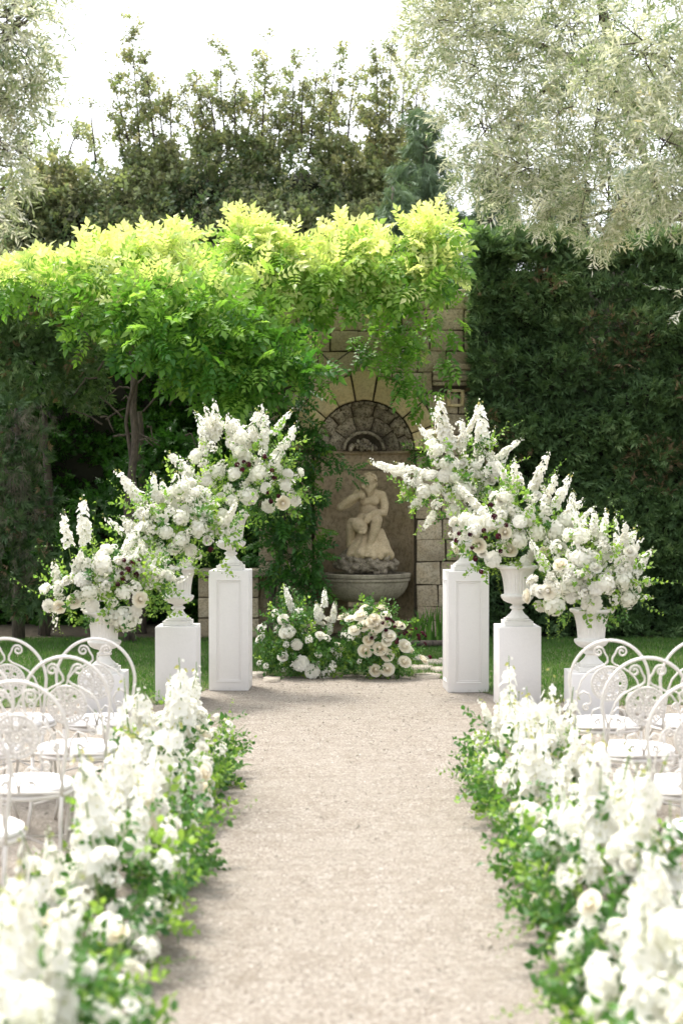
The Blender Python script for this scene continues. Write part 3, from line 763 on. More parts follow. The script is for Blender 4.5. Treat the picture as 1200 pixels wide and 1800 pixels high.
def make_cluster(seed, mat=None):
    """open spray of small florets"""
    g = np.random.default_rng(seed); mb = MB()
    for i in range(26):
        d = unit(g.normal(size=3) * [1, 1, .8] + [0, 0, .9]); r = g.uniform(.6, 1.0); p = d * r
        floret(mb, p, d + g.normal(0, .3, 3), .25 * g.uniform(.75, 1.25), 5, g, 0, .25)
        if i % 3 == 0: mb.tube([np.array([0, 0, -.5]), p * .5 - [0, 0, .1], p], [.03, .02, .015], 4, m=1)
    mb.tube([(0, 0, -.4), (0, 0, -1.6)], [.03, .03], 4, m=1)
    return mb.mesh('stock_flower', [mat or P_white, M_stem, P_eye])
def make_scab(seed):
    g = np.random.default_rng(seed); mb = MB()
    for i in range(34):
        d = unit(g.normal(size=3) + [0, 0, .6]); floret(mb, d * [.75, .75, .55], d, .34, 3, g, 0, .1, False)
    mb.tube([(0, 0, 0), (.3, 0, -2.5), (.5, .3, -5)], [.1, .08, .06], 4, m=1)
    return mb.mesh('scabiosa', [P_burg, M_stem, P_eye])
def make_sprig(seed, mat, nl=12, L=.2, ll=.056, lw=.040, bend=.3, mb_scale=1, name='leafy_sprig', flat=1.0):
    """stem along +Z with ovate leaves"""
    g = np.random.default_rng(seed); mb = MB()
    bx, by = g.normal(0, bend, 2)
    ax = lambda t: np.array([bx * t * t * L, by * t * t * L, L * t])
    mb.tube([ax(t) for t in np.linspace(0, 1, 6)], np.linspace(.0022, .001, 6), 4, m=1)
    tv, tf = leaf_t(1, lw / ll, .18, .25)
    for i in range(nl):
        t = .12 + .88 * (i + .5) / nl; a = i * 2.4 + g.normal(0, .4)
        d = np.array([math.cos(a), math.sin(a), .45 + .5 * t]); s = ll * g.uniform(.7, 1.15) * (1 - .35 * t)
        Mx = frames(d[None], (np.array([0, 0, .8]) + g.normal(0, .9, 3))[None], [s])[0]
        mb.add(tv @ Mx.T + ax(t) + d * .004, tf, 0, g.random())
    return mb.mesh(name, [mat, M_stem])
ROSE = [make_rose(i, P_cream) for i in range(3)]
WROSE = [make_rose(i + 10, P_white) for i in range(2)]
PEO = [make_ball('peony', i + 20, 84, .9, .17, P_white) for i in range(3)]
HYD = [make_hyd(i + 30) for i in range(3)]
DEL = [make_spike(i + 40, [1, 1.15, .75, 1.05][i]) for i in range(4)]
BUD = [make_spike(i + 45, .42) for i in range(2)]
STK = [make_cluster(i + 50) for i in range(3)]
SCB = [make_scab(i + 60) for i in range(2)]
SPL = [make_sprig(i + 70, M_fol_l) for i in range(3)]
SPD = [make_sprig(i + 80, M_fol_d, 14, .2, .066, .042) for i in range(3)]
SPF = [make_sprig(i + 90, M_fol_d, 34, .22, .022, .007) for i in range(2)]
VINE = [make_sprig(i + 95, M_fol_l, 14, .42, .052, .036, .9) for i in range(3)]
KINDS = {'rose': (ROSE, .046, 'rose'), 'wrose': (WROSE, .045, 'rose'), 'peony': (PEO, .062, 'peony'), 'hyd': (HYD, .07, 'hydrangea'),
         'stock': (STK, .055, 'stock_flower'), 'scab': (SCB, .02, 'scabiosa'), 'lime': (SPL, 1.0, 'leafy_sprig'), 'dark': (SPD, 1.0, 'leafy_sprig'), 'fine': (SPF, 1.0, 'leafy_sprig'), 'vine': (VINE, 1.0, 'trailing_sprig')}
def place(root, kind, pos, direc, scale, g):
    meshes, s0, nm = KINDS[kind]
    me_ = meshes[int(g.integers(len(meshes)))]
    d = Vector(direc).normalized(); q = d.to_track_quat('Z', 'Y').to_matrix().to_4x4() @ Matrix.Rotation(g.uniform(0, 6.28), 4, 'Z')
    s = s0 * scale
    Mt = Matrix.Translation(Vector(pos) - root.location) @ q @ Matrix.Diagonal((s, s, s * g.uniform(.85, 1.1), 1))
    return link(nm, me_, root, mat=Mt)
def spike(root, p0, p1, g, fat=1.0, nm='delphinium'):
    me_ = (BUD if fat < 0 else DEL)[int(g.integers(2 if fat < 0 else 4))]; fat = abs(fat); v = Vector(p1) - Vector(p0); L = v.length
    q = v.to_track_quat('Z', 'Y').to_matrix().to_4x4() @ Matrix.Rotation(g.uniform(0, 6.28), 4, 'Z')
    w = max(L, .26) * fat
    Mt = Matrix.Translation(Vector(p0) - root.location) @ q @ Matrix.Diagonal((w, w, L, 1))
    return link(nm, me_, root, mat=Mt)

def urn_arr(label, top, lobes, blooms, burg, spikes, vines, seed, nfill=70, nleaf=75):
    """lobes/blooms in photograph pixels at the depth of the urn"""
    g = np.random.default_rng(seed); D0 = top.y
    root = thing('flower_arrangement', label, 'flower arrangement', top + Vector((0, 0, .46)), 'white flower arrangements in the urns')
    L3 = []
    for (px, py, rx, ry) in lobes:
        c = W(px, py, D0); k = D0 / F; L3.append((np.array(c), np.array([rx * k * 1.08, min(rx, ry) * k * .95, ry * k * 1.04])))
    def surf(px, py, back=0):
        c3 = W(px, py, D0 - .1); best = None
        for c, r in L3:
            u = (c3.x - c[0]) / r[0]; v = (c3.z - c[2]) / r[2]; q = u * u + v * v
            if best is None or q < best[0]: best = (q, c, r, u, v)
        q, c, r, u, v = best; w = math.sqrt(max(0, 1 - min(q, 1)))
        y = c[1] - r[1] * w * .95
        p = W(px, py, y); d = np.array([u, -w - .25, v + .35]); return np.array(p), d
    for b in blooms:
        px, py, kd = b[:3]; s = b[3] if len(b) > 3 else 1
        p, d = surf(px, py); place(root, kd, p, d, s, g)
    for (px, py) in burg:
        p, d = surf(px, py); place(root, 'scab', p + np.array([0, -.085, 0]), d, g.uniform(1.1, 1.6), g)
    for (x0, y0, x1, y1) in spikes:
        dy = g.uniform(-.12, .02); p0 = W(x0, y0, D0 + dy); p1 = W(x1, y1, D0 + dy + g.uniform(-.08, .05)); spike(root, p0, p1, g, g.uniform(.8, 1.05))
    for (x0, y0, x1, y1) in vines:
        p0 = np.array(W(x0, y0, D0 - .1)); p1 = np.array(W(x1, y1, D0 - .15)); v = p1 - p0; L = np.linalg.norm(v)
        place(root, 'vine', p0, v, L / .42, g)
    kinds = ['stock', 'stock', 'stock', 'stock', 'hyd', 'peony', 'wrose', 'stock']
    for i in range(int(nfill * 1.1)):
        c, r = L3[int(g.choice(len(L3), p=np.array([x[1][0] * x[1][2] for x in L3]) / sum(x[1][0] * x[1][2] for x in L3)))]
        d = unit(g.normal(size=3)); 
        if d[1] > 0 and g.random() < .45: d[1] = -d[1]
        if d[2] < -.35: d[2] *= -.5
        rr = g.uniform(.74, 1.2); place(root, kinds[int(g.integers(len(kinds)))], c + d * r * rr, d + [0, -.1, .35] + g.normal(0, .25, 3), g.uniform(.5, 1.0), g)
    for i in range(int(nleaf * 1.6)):
        c, r = L3[int(g.integers(len(L3)))]
        d = unit(g.normal(size=3)); rr = g.uniform(.3, .92); kd = ['lime', 'dark', 'lime', 'lime', 'fine'][int(g.integers(5))]
        if i % 6 == 0: kd = 'vine' if g.random() < .3 else 'lime'; rr = .8
        place(root, kd, c + d * r * rr, d + g.normal(0, .35, 3) + [0, 0, .15], g.uniform(.7, 1.08), g)
    for i in range(5):
        c, r = L3[int(g.integers(len(L3)))]; d = unit(np.array([g.choice([-1, 1]) * g.uniform(.2, .8), g.uniform(-.4, .3), g.uniform(.5, 1)]))
        p = c + d * r * .75; spike(root, p, p + d * g.uniform(.26, .38), g, g.uniform(.6, .85))
    for i in range(16):
        c, r = L3[int(g.integers(len(L3)))]; d = unit(g.normal(size=3) + [0, -.1, .35]); p = c + d * r * .8
        if i % 2: place(root, 'vine', p, d + g.normal(0, .3, 3), g.uniform(.4, .75), g)
        else: spike(root, p, p + unit(d + g.normal(0, .25, 3) + [0, 0, .3]) * g.uniform(.18, .3), g, -g.uniform(.6, .8))
    # dangling greens over the urn rim
    for i in range(9):
        a = g.uniform(0, 6.28); p = np.array(top) + [.13 * math.cos(a), .13 * math.sin(a), .47]
        place(root, 'dark' if i % 2 else 'lime', p, [math.cos(a), math.sin(a), -.5], g.uniform(.6, .9), g)
    return root
h_, p_, r_, w_, k_ = 'hyd', 'peony', 'rose', 'wrose', 'stock'
urn_arr('tallest left arrangement of white delphinium, peonies and burgundy scabiosa', tops[0],
 [(440, 840, 70, 52), (395, 800, 45, 55), (460, 790, 45, 45), (405, 880, 45, 45), (490, 860, 35, 42), (352, 860, 30, 32)],
 [(345, 802, h_, 1.0), (438, 873, h_, 1.15), (468, 858, p_, .9), (506, 833, p_, .9), (502, 854, p_, .8), (472, 890, p_, 1.1), (519, 878, p_, 1.05), (497, 884, r_, 1.2), (383, 829, h_, 1), (366, 837, h_, .8), (412, 833, h_, .9), (455, 833, h_, 1.1), (415, 784, p_, .9), (434, 803, h_, .8), (408, 880, h_, .8), (391, 905, h_, .9), (389, 941, p_, .9), (360, 815, k_), (480, 815, k_), (400, 860, k_), (425, 905, k_), (376, 880, k_, .9), (450, 812, k_), (415, 992, p_, .95)],
 [(418, 817), (438, 817), (427, 826), (483, 840), (479, 827), (472, 866), (477, 881), (466, 803), (490, 872), (430, 812)],
 [(383, 775, 376, 700), (360, 800, 351, 742), (440, 792, 453, 715), (462, 790, 470, 722), (483, 808, 526, 742), (344, 845, 293, 793), (405, 780, 400, 725), (370, 770, 362, 728), (490, 850, 530, 832)],
 [(400, 780, 395, 722), (420, 770, 418, 730), (470, 810, 500, 765), (480, 890, 488, 945), (370, 880, 352, 930), (455, 900, 490, 935)], 101)
urn_arr('middle left arrangement of white hydrangea and stock spilling toward the tall urn', tops[1],
 [(310, 925, 75, 55), (270, 905, 45, 40), (350, 930, 45, 55), (330, 880, 45, 40), (290, 970, 55, 35), (385, 950, 26, 34), (235, 950, 28, 30)],
 [(247, 899, w_, .8), (319, 909, h_, 1), (349, 929, h_, 1.05), (281, 977, h_, 1.1), (319, 950, h_, 1), (336, 967, p_, .9), (259, 952, h_, .9), (268, 931, k_, 1.1), (290, 935, h_, .9), (234, 956, k_, 1), (361, 905, w_, 1.1), (328, 994, h_, .9), (365, 950, w_, .8), (300, 900, k_), (335, 880, k_), (280, 910, k_, 1.1), (250, 925, k_), (305, 965, p_, .9), (375, 890, k_, .9), (300, 1000, k_)],
 [(372, 965)], [(251, 888, 206, 822), (272, 880, 271, 828), (306, 896, 314, 825), (330, 880, 330, 838), (290, 890, 283, 842), (245, 930, 208, 905)],
 [(260, 890, 215, 880), (235, 910, 195, 915), (350, 880, 372, 842), (360, 985, 375, 1025), (345, 990, 340, 1020), (380, 940, 398, 975), (370, 870, 395, 850)], 102, 75, 80)
urn_arr('low left arrangement with cream roses, hydrangea and a trailing green branch', tops[2],
 [(175, 1035, 80, 45), (225, 1050, 55, 45), (190, 1000, 55, 35), (120, 1045, 45, 32), (272, 1025, 26, 34)],
 [(143, 1018, p_, 1.05), (179, 992, h_, 1.15), (130, 1057, r_, 1.1), (104, 1067, r_, 1), (85, 1065, p_, .95), (162, 1065, p_, 1), (247, 1054, r_, 1.2), (221, 1088, h_, 1.5), (191, 1084, h_, 1.1), (157, 1041, h_, 1), (102, 1037, k_, 1), (217, 1041, h_, .9), (238, 1033, k_, 1.1), (117, 1020, w_, .9), (200, 1060, k_), (185, 1030, k_), (262, 1030, k_, .9), (238, 1075, p_, .9), (205, 1015, k_), (150, 1000, k_, .8)],
 [(217, 1007), (247, 984), (236, 988), (219, 1016), (242, 1009), (221, 984), (228, 1000), (210, 1026)],
 [(121, 962, 108, 896), (151, 955, 146, 872), (100, 1024, 97, 984), (265, 1020, 292, 1000), (230, 1000, 250, 950)],
 [(110, 1050, 30, 1058), (90, 1060, 65, 1095), (240, 1075, 285, 1095), (150, 975, 130, 925), (165, 960, 155, 930), (110, 1080, 90, 1100), (210, 980, 215, 940)], 103, 65, 70)
urn_arr('tallest right arrangement with spikes reaching left over the statue', tops[3],
 [(800, 850, 75, 48), (760, 855, 50, 38), (800, 800, 60, 50), (845, 830, 40, 45), (815, 890, 45, 35), (862, 865, 28, 32)],
 [(866, 825, p_, 1.25), (781, 836, p_, 1.1), (813, 862, h_, 1.25), (744, 864, h_, 1), (711, 864, r_, .9), (748, 834, k_, 1.1), (770, 884, k_, 1), (796, 897, h_, .9), (826, 897, k_, 1.1), (831, 922, k_, 1), (720, 850, k_), (765, 860, h_, .85), (735, 885, k_, .9), (800, 815, k_), (770, 815, k_), (850, 905, k_), (790, 875, p_, .8)],
 [(860, 888)],
 [(783, 785, 770, 693), (848, 785, 844, 703), (774, 798, 734, 742), (800, 790, 756, 718), (712, 833, 646, 811), (765, 900, 742, 932), (812, 792, 812, 734), (745, 835, 690, 815), (840, 800, 838, 745), (790, 800, 775, 740), (745, 870, 715, 895)],
 [(850, 800, 905, 750), (840, 790, 862, 765), (830, 830, 832, 770), (800, 900, 775, 935), (870, 850, 885, 800), (740, 850, 690, 845)], 104)
urn_arr('middle right arrangement of cream roses with dots of burgundy scabiosa', tops[4],
 [(895, 930, 90, 55), (860, 935, 60, 45), (945, 925, 60, 50), (920, 885, 55, 35), (880, 975, 50, 30), (985, 955, 30, 34)],
 [(926, 912, p_, 1.15), (880, 877, w_, 1.2), (831, 920, h_, 1), (863, 920, h_, 1), (841, 959, r_, 1.15), (896, 966, r_, 1.2), (800, 964, r_, 1), (887, 936, r_, 1), (865, 983, p_, 1.15), (913, 949, h_, 1), (922, 990, h_, .9), (900, 996, k_, .8), (956, 970, r_, 1), (978, 931, h_, 1.1), (943, 936, h_, 1), (965, 949, k_, 1), (995, 915, h_, 1), (905, 900, k_), (850, 900, k_), (815, 945, k_, .8), (935, 880, k_), (960, 900, k_), (880, 905, k_), (985, 965, w_, 1)],
 [(860, 888), (887, 923), (824, 939), (851, 945), (873, 942), (805, 937), (828, 962), (877, 968), (844, 1004), (833, 981), (866, 908), (848, 932), (800, 950)],
 [(904, 872, 902, 806), (939, 860, 949, 812), (956, 885, 981, 828), (974, 890, 1007, 833), (985, 915, 1028, 878), (893, 900, 888, 850), (1000, 910, 1005, 860)],
 [(945, 880, 930, 830), (850, 990, 820, 1012), (875, 1000, 870, 1035), (920, 1000, 925, 1030), (1000, 900, 1030, 880), (890, 860, 905, 825), (860, 985, 845, 1010)], 105, 80, 80)
urn_arr('low right arrangement of big white peonies and a leaning outer delphinium', tops[5],
 [(1030, 1020, 80, 55), (985, 1030, 55, 42), (1065, 985, 45, 50), (1085, 1030, 40, 42), (1035, 970, 45, 40)],
 [(1021, 983, h_, 1.2), (984, 992, r_, 1.1), (1004, 1022, h_, 1.3), (1021, 942, h_, 1), (1047, 1035, p_, 1), (1039, 1061, p_, 1.4), (1065, 1027, h_, 1.1), (1099, 1014, h_, 1), (1104, 1053, h_, 1), (1004, 1050, p_, .9), (974, 1063, h_, 1.3), (963, 1039, r_, 1.2), (950, 1040, w_, 1), (926, 1048, r_, 1.1), (948, 1066, p_, .9), (1073, 1074, w_, .9), (1112, 1027, k_, 1), (1091, 1000, k_, 1), (1047, 998, w_, .9), (980, 960, k_, 1.1), (1000, 940, h_, .9), (1060, 960, k_), (1080, 1055, k_), (1025, 1010, k_)],
 [], [(1043, 940, 1044, 896), (1056, 955, 1069, 893), (1056, 1000, 1066, 950), (1115, 1012, 1148, 962), (1086, 980, 1110, 932), (1030, 950, 1022, 905), (1095, 960, 1100, 915)],
 [(1060, 950, 1060, 905), (1090, 960, 1130, 935), (985, 1075, 975, 1120), (1000, 1080, 1005, 1115), (960, 1070, 965, 1120), (1075, 940, 1090, 910), (1040, 1085, 1045, 1105)], 106, 70, 70)

# ------------------------------------------------------------------ ground clumps before the fountain
def Z8(zx, zy): return (430 + zx / 3.4286, 1000 + zy / 3.4286)
def ground_clump(label, D0, lobes, blooms, burg, spikes, seed, nleaf, nfill, basex):
    g = np.random.default_rng(seed)
    root = thing('flower_arrangement', label, 'flower arrangement', (basex, D0, 0), 'flower clumps on the ground before the fountain')
    L3 = []
    for (px, py, rx, ry) in lobes:
        k = D0 / F; L3.append((np.array(W(px, py, D0)), np.array([rx * k, .24, ry * k])))
    def surf(px, py):
        c3 = W(px, py, D0 - .1); best = None
        for c, r in L3:
            u = (c3.x - c[0]) / r[0]; v = (c3.z - c[2]) / r[2]; q = u * u + v * v
            if best is None or q < best[0]: best = (q, c, r, u, v)
        q, c, r, u, v = best; w = math.sqrt(max(0, 1 - min(q, 1)))
        p = np.array(W(px, py, c[1] - r[1] * w - .04)); p[2] = max(p[2], .04); return p, np.array([u * .7, -w - .2, v * .6 + .75])
    for b in blooms:
        px, py = Z8(b[0], b[1]); p, d = surf(px, py); place(root, b[2], p, d, b[3] if len(b) > 3 else 1, g)
    for (zx, zy) in burg:
        px, py = Z8(zx, zy); p, d = surf(px, py); place(root, 'scab', p + np.array([0, -.03, 0]), d, g.uniform(.9, 1.3), g)
    for s in spikes:
        x0, y0 = Z8(s[0], s[1]); x1, y1 = Z8(s[2], s[3]); spike(root, W(x0, y0, D0 - .05), W(x1, y1, D0 - .05), g, .85)
    for i in range(nleaf):
        c, r = L3[int(g.integers(len(L3)))]; d = unit(g.normal(size=3)); 
        if d[1] > 0 and g.random() < .4: d[1] *= -1
        p = c + d * r * g.uniform(.25, .88); p[2] = max(p[2], .03)
        place(root, ['dark', 'lime', 'dark', 'dark'][int(g.integers(4))], p, d + g.normal(0, .3, 3) + [0, 0, .3], g.uniform(.65, 1.05), g)
    for i in range(nfill):
        c, r = L3[int(g.integers(len(L3)))]; d = unit(g.normal(size=3)); p = c + d * r * g.uniform(.85, 1.05); p[2] = max(p[2], .05)
        place(root, 'stock', p, d + [0, -.2, .3], g.uniform(.35, .6), g)
    return root
ground_clump('left mixed clump of white delphinium and peonies on the gravel below the basin', 13.75,
 [(500, 1130, 45, 50), (545, 1140, 45, 48), (495, 1165, 40, 28), (560, 1165, 45, 28), (515, 1090, 35, 30)],
 [(232, 305, p_, .95), (255, 380, h_, 1.1), (240, 385, w_, 1), (313, 457, p_, .95), (230, 530, w_, 1), (340, 570, p_, 1.3), (405, 620, p_, 1.2), (480, 650, k_, 1.1), (92, 420, w_, 1), (108, 362, k_, 1.1), (460, 330, w_, .9), (455, 400, w_, .9), (570, 470, r_, 1.1), (275, 370, w_, .9), (320, 262, k_, .9), (530, 500, k_, .9), (520, 600, k_, .9), (440, 520, k_, .7), (185, 270, k_, .9), (490, 420, k_, .9), (390, 430, k_, .8), (510, 310, w_, 1), (250, 460, k_, .7), (90, 570, k_, .6), (290, 585, k_, .7), (130, 590, k_, .7)],
 [], [(280, 240, 240, 90), (290, 260, 275, 170), (480, 230, 487, 115), (440, 330, 425, 195), (530, 320, 540, 195), (510, 390, 515, 285), (465, 310, 445, 215)], 201, 235, 22, -.3)
ground_clump('right clump of cream roses and burgundy scabiosa on the gravel below the basin', 13.7,
 [(630, 1130, 45, 52), (675, 1130, 50, 48), (640, 1165, 45, 28), (690, 1165, 42, 28), (655, 1095, 40, 28)],
 [(727, 235, r_, 1.1), (827, 235, r_, 1.1), (695, 280, r_, 1.25), (852, 280, r_, 1), (717, 340, r_, 1.15), (795, 342, r_, 1.3), (660, 370, r_, 1.1), (780, 300, r_, 1.1), (765, 318, r_, 1.1), (850, 325, r_, 1.0), (870, 402, r_, 1.2), (932, 340, r_, 1.1), (745, 432, r_, 1), (725, 495, r_, 1.25), (813, 480, r_, 1.3), (860, 520, r_, 1.15), (965, 465, r_, 1.3), (1075, 548, r_, 1.2), (965, 560, r_, 1.15), (787, 612, r_, 1.15), (860, 606, r_, 1.2), (595, 290, r_, 1.2), (635, 300, r_, 1.0), (770, 400, r_, .9), (855, 440, r_, .9), (1000, 490, r_, .8), (640, 420, k_, .7), (600, 400, k_, .7), (690, 560, k_, .5)],
 [(830, 325), (880, 310), (903, 348), (943, 345), (973, 380), (1003, 367), (920, 425), (765, 415), (850, 370), (990, 310), (1050, 420), (1115, 530), (1085, 450), (1070, 385), (855, 300), (895, 320), (960, 390), (1030, 360), (1045, 400), (1085, 400), (915, 440), (870, 300)],
 [], 202, 225, 4, .35)

# ------------------------------------------------------------------ aisle meadows
def meadow(label, x0, x1, y0, y1, seed, side, nf=84, nl=160, ns=24):
    g = np.random.default_rng(seed); cx = (x0 + x1) / 2; cy = (y0 + y1) / 2; rx = (x1 - x0) / 2; ry = (y1 - y0) / 2
    root = thing('aisle_flowers', label, 'flower border', (cx, cy, 0), 'flower borders along the aisle')
    def pt():
        while True:
            u, v = g.uniform(-1, 1, 2)
            if u ** 4 + v ** 4 < 1: return u, v
    def hmax(u, v): return .46 * (1 - .55 * u * u) * (1 - .5 * v ** 4) * (.86 + .55 * mnoise.noise(Vector((u * 1.6, v * 2.6, seed * 1.7))))
    for i in range(nl):
        u, v = pt(); z = hmax(u, v) * g.uniform(.05, 1.0)
        place(root, ['dark', 'dark', 'dark', 'lime', 'fine'][int(g.integers(5))], (cx + u * rx * 1.0, cy + v * ry, z), np.array([u * .9, v * .5, .5]) + g.normal(0, .4, 3), g.uniform(.7, 1.15), g)
    for i in range(30):
        v = g.uniform(-1, 1); q = g.uniform(.35, 1.0)
        place(root, ['dark', 'lime', 'dark'][i % 3], (cx - side * rx * q, cy + v * ry * .98, g.uniform(.06, .34) * (1.2 - .5 * q)), np.array([-side * .8, g.normal(0, .4), .5]), g.uniform(.7, 1.1), g)
    for i in range(11):   # leaves spilling onto the gravel
        v = g.uniform(-1, 1); s = -side if g.random() < .8 else side
        place(root, 'vine' if i % 2 else 'lime', (cx + s * rx * .8, cy + v * ry * .9, g.uniform(.08, .35)), (s, g.normal(0, .4), g.uniform(-.4, .3)), g.uniform(.5, .8), g)
    kinds = ['stock'] * 6 + ['hyd'] * 3 + ['peony'] * 3 + ['wrose'] * 2 + ['rose'] * 2
    for i in range(nf):
        u, v = pt(); z = hmax(u, v) * g.uniform(.62, 1.12) + .03
        out = g.random() < .34
        if out: z = g.uniform(.10, .36); u = -side * g.uniform(.72, 1.08)
        place(root, kinds[int(g.integers(len(kinds)))], (cx + u * rx, cy + v * ry, z), np.array([u * (1.4 if out else .8), v * .4 - .25, .9]) + g.normal(0, .25, 3), g.uniform(.7, 1.05) * (.85 if out else 1), g)
    for i in range(ns):
        u, v = pt(); u = u * .75 + side * .15
        b = np.array([cx + u * rx, cy + v * ry * .95, hmax(u, v) * .75]); L = g.uniform(.22, .5)
        spike(root, b, b + unit(np.array([u * .3 + g.normal(0, .12), g.normal(0, .18), 1.])) * L, g, g.uniform(.75, 1.05) * (-1 if i % 4 == 0 else 1))
    return root
meadow('far left aisle border of white delphinium beside the front row chairs', -1.24, -.72, 7.25, 9.1, 301, -1)
meadow('middle left aisle border with white blooms drooping onto the gravel', -1.12, -.68, 4.95, 6.85, 302, -1)
meadow('nearest left aisle border, out of focus in the bottom corner', -1.15, -.62, 3.1, 4.4, 303, -1)
meadow('far right aisle border with cream roses beside the front row chairs', .80, 1.28, 6.95, 8.7, 304, 1)
meadow('middle right aisle border of hydrangea and tall white spikes', .80, 1.24, 4.9, 6.7, 305, 1)
meadow('nearest right aisle border, out of focus in the bottom corner', .70, 1.22, 3.1, 4.55, 306, 1)

# ------------------------------------------------------------------ chairs
chair_parts = []
def build_chair_parts():
    """origin on the ground under the back; faces +Y; returns list of (name, mesh)"""
    out = []
    def bk(x, z): return (x, -.10 * max(0, z - .42) / .5 * .9, z)   # back leans toward -Y
    def tb(curves, name, r, n=6):
        mb = MB()
        for c in curves:
            if isinstance(c, tuple): mb.tube([bk(*p) for p in c[0]], c[1], n)
            else: mb.tube([bk(*p) for p in c], r, n)
        me_ = mb.mesh(name, M_iron, True); return me_
    arch = [(-.188, .41), (-.195, .50), (-.21, .60)] + [(.222 * math.cos(t), .70 + .235 * math.sin(t)) for t in np.linspace(math.pi, 0, 25)] + [(.21, .60), (.195, .50), (.188, .41)]
    out.append(('back_frame', tb([arch], 'back_frame', .0086, 8)))
    def spiral(cx, cz, r0, r1, a0, turns, n=20): return [(cx + (r0 + (r1 - r0) * t) * math.cos(a0 + turns * 2 * math.pi * t), cz + (r0 + (r1 - r0) * t) * math.sin(a0 + turns * 2 * math.pi * t)) for t in np.linspace(0, 1, n)]
    cur = []
    for s in (-1, 1):
        sp = spiral(.066, .868, .006, .032, 0, 1.45)     # curl at the crown
        c = [(s * x, z) for x, z in sp]
        last = sp[-1]
        c += [(s * x, z) for x, z in [(.030, .862), (.014, .835), (.012, .812), (.03, .795), (.075, .775), (.12, .748), (.155, .705), (.175, .64), (.182, .56), (.186, .48)]]
        cur.append(c)
        sp = spiral(.125, .545, .004, .022, .5, 1.2); c = [(s * x, z) for x, z in sp]
        c += [(s * x, z) for x, z in [(.105, .56), (.098, .59), (.112, .625), (.145, .64), (.172, .615)]]; cur.append(c)
        sp = spiral(.055, .462, .004, .02, 1.5, 1.1); c = [(s * x, z) for x, z in sp] + [(s * x, z) for x, z in [(.085, .46), (.1, .485), (.085, .53), (.05, .545), (.015, .50), (.0, .43)]]; cur.append(c)
    out.append(('scrollwork', tb(cur, 'scrollwork', .0056, 6)))
    cz = .685; ring = [(.098 * math.cos(t), cz + .098 * math.sin(t)) for t in np.linspace(0, 2 * math.pi, 33)]
    cur = [(ring, .006)]
    cur.append(([(.032 * math.cos(t), cz + .032 * math.sin(t)) for t in np.linspace(0, 2 * math.pi, 17)], .004))
    for k in range(8):
        a = k * math.pi / 4
        cur.append(([(.016 * math.cos(t) * 1 + .058 * math.cos(a), cz + .058 * math.sin(a) + .016 * math.sin(t)) for t in np.linspace(0, 2 * math.pi, 11)], .0042))
        cur.append(([(.030 * math.cos(a + .39), cz + .030 * math.sin(a + .39)), (.096 * math.cos(a + .39), cz + .096 * math.sin(a + .39))], .0045))
        for e in (.1, .29, .49, .68): cur.append(([(.011 * math.cos(t) + .083 * math.cos(a + e), cz + .083 * math.sin(a + e) + .011 * math.sin(t)) for t in np.linspace(0, 2 * math.pi, 9)], .0046))
        cur.append(([(.010 * math.cos(t) + .018 * math.cos(a), cz + .018 * math.sin(a) + .010 * math.sin(t)) for t in np.linspace(0, 2 * math.pi, 9)], .0032))
    for k in range(12):
        a = k * math.pi / 6 + .13; cur.append(([(.009 * math.cos(t) + .041 * math.cos(a), cz + .041 * math.sin(a) + .009 * math.sin(t)) for t in np.linspace(0, 2 * math.pi, 9)], .0036))
    out.append(('medallion', tb(cur, 'medallion', .004, 5)))
    mb = MB(); mb.tube([(-.188, 0, .425), (.188, 0, .425)], .007, 6); out.append(('crossbar', mb.mesh('crossbar', M_iron, True)))
    mb = MB(); mb.lathe([(.19, -.022), (.208, -.018), (.212, -.006), (.208, .0), (.19, .004)], 44, c=(0, .20, .405), sy=.98)
    out.append(('seat_frame', mb.mesh('seat_frame', M_iron, True)))
    mb = MB(); mb.lathe([(.17, .41), (.198, .412), (.208, .422), (.207, .434), (.19, .442), (.12, .447), (.01, .448)], 44, c=(0, .20, .0), sy=.98)
    out.append(('cushion', mb.mesh('cushion', M_cush, True)))
    for s in (-1, 1):
        mb = MB(); mb.tube([(s * .188, 0, .42), (s * .185, -.01, .3), (s * .19, -.03, .15), (s * .205, -.07, 0.004)], .0085, 6); out.append(('leg', mb.mesh('leg', M_iron, True)))
        mb = MB(); mb.tube([(s * .14, .34, .39), (s * .165, .372, .33), (s * .15, .36, .2), (s * .14, .355, .1), (s * .165, .39, .004)], .0085, 6); out.append(('leg', mb.mesh('leg', M_iron, True)))
    mb = MB(); mb.tube([(-.188, -.02, .17), (0, .17, .19), (.188, -.02, .17)], .005, 5); mb.tube([(-.147, .357, .15), (0, .17, .19), (.147, .357, .15)], .005, 5)
    out.append(('stretcher', mb.mesh('stretcher', M_iron, True)))
    return out
CP = build_chair_parts()
def chair(x, d, label, rz=0):
    t = thing('garden_chair', label, 'chair', (x, d, 0), 'white iron garden chairs beside the aisle', rz)
    for nm, me_ in CP: link(nm, me_, t)
chair(-1.40, 8.14, 'front row white scroll chair by the left border', R(2))
chair(-1.90, 8.16, 'front row white scroll chair at the left edge of the photo', R(-3))
chair(-1.39, 7.25, 'second row white scroll chair by the left border', R(-2))
chair(-1.88, 7.22, 'second row white scroll chair cut by the left edge', R(2))
chair(-1.43, 6.30, 'third row white scroll chair on the left with a round filigree back', R(1))
chair(-1.47, 5.42, 'nearest left white chair, only its round seat and back rail showing', R(-1))
chair(1.51, 8.06, 'front row white scroll chair by the right border', R(-2))
chair(2.02, 8.10, 'front row white scroll chair at the right edge of the photo', R(3))
chair(1.53, 7.20, 'second row white scroll chair by the right border', R(2))
chair(2.03, 7.24, 'second row white scroll chair cut by the right edge', R(-2))
chair(1.56, 6.28, 'third row white scroll chair on the right edge behind tall spikes', R(1))
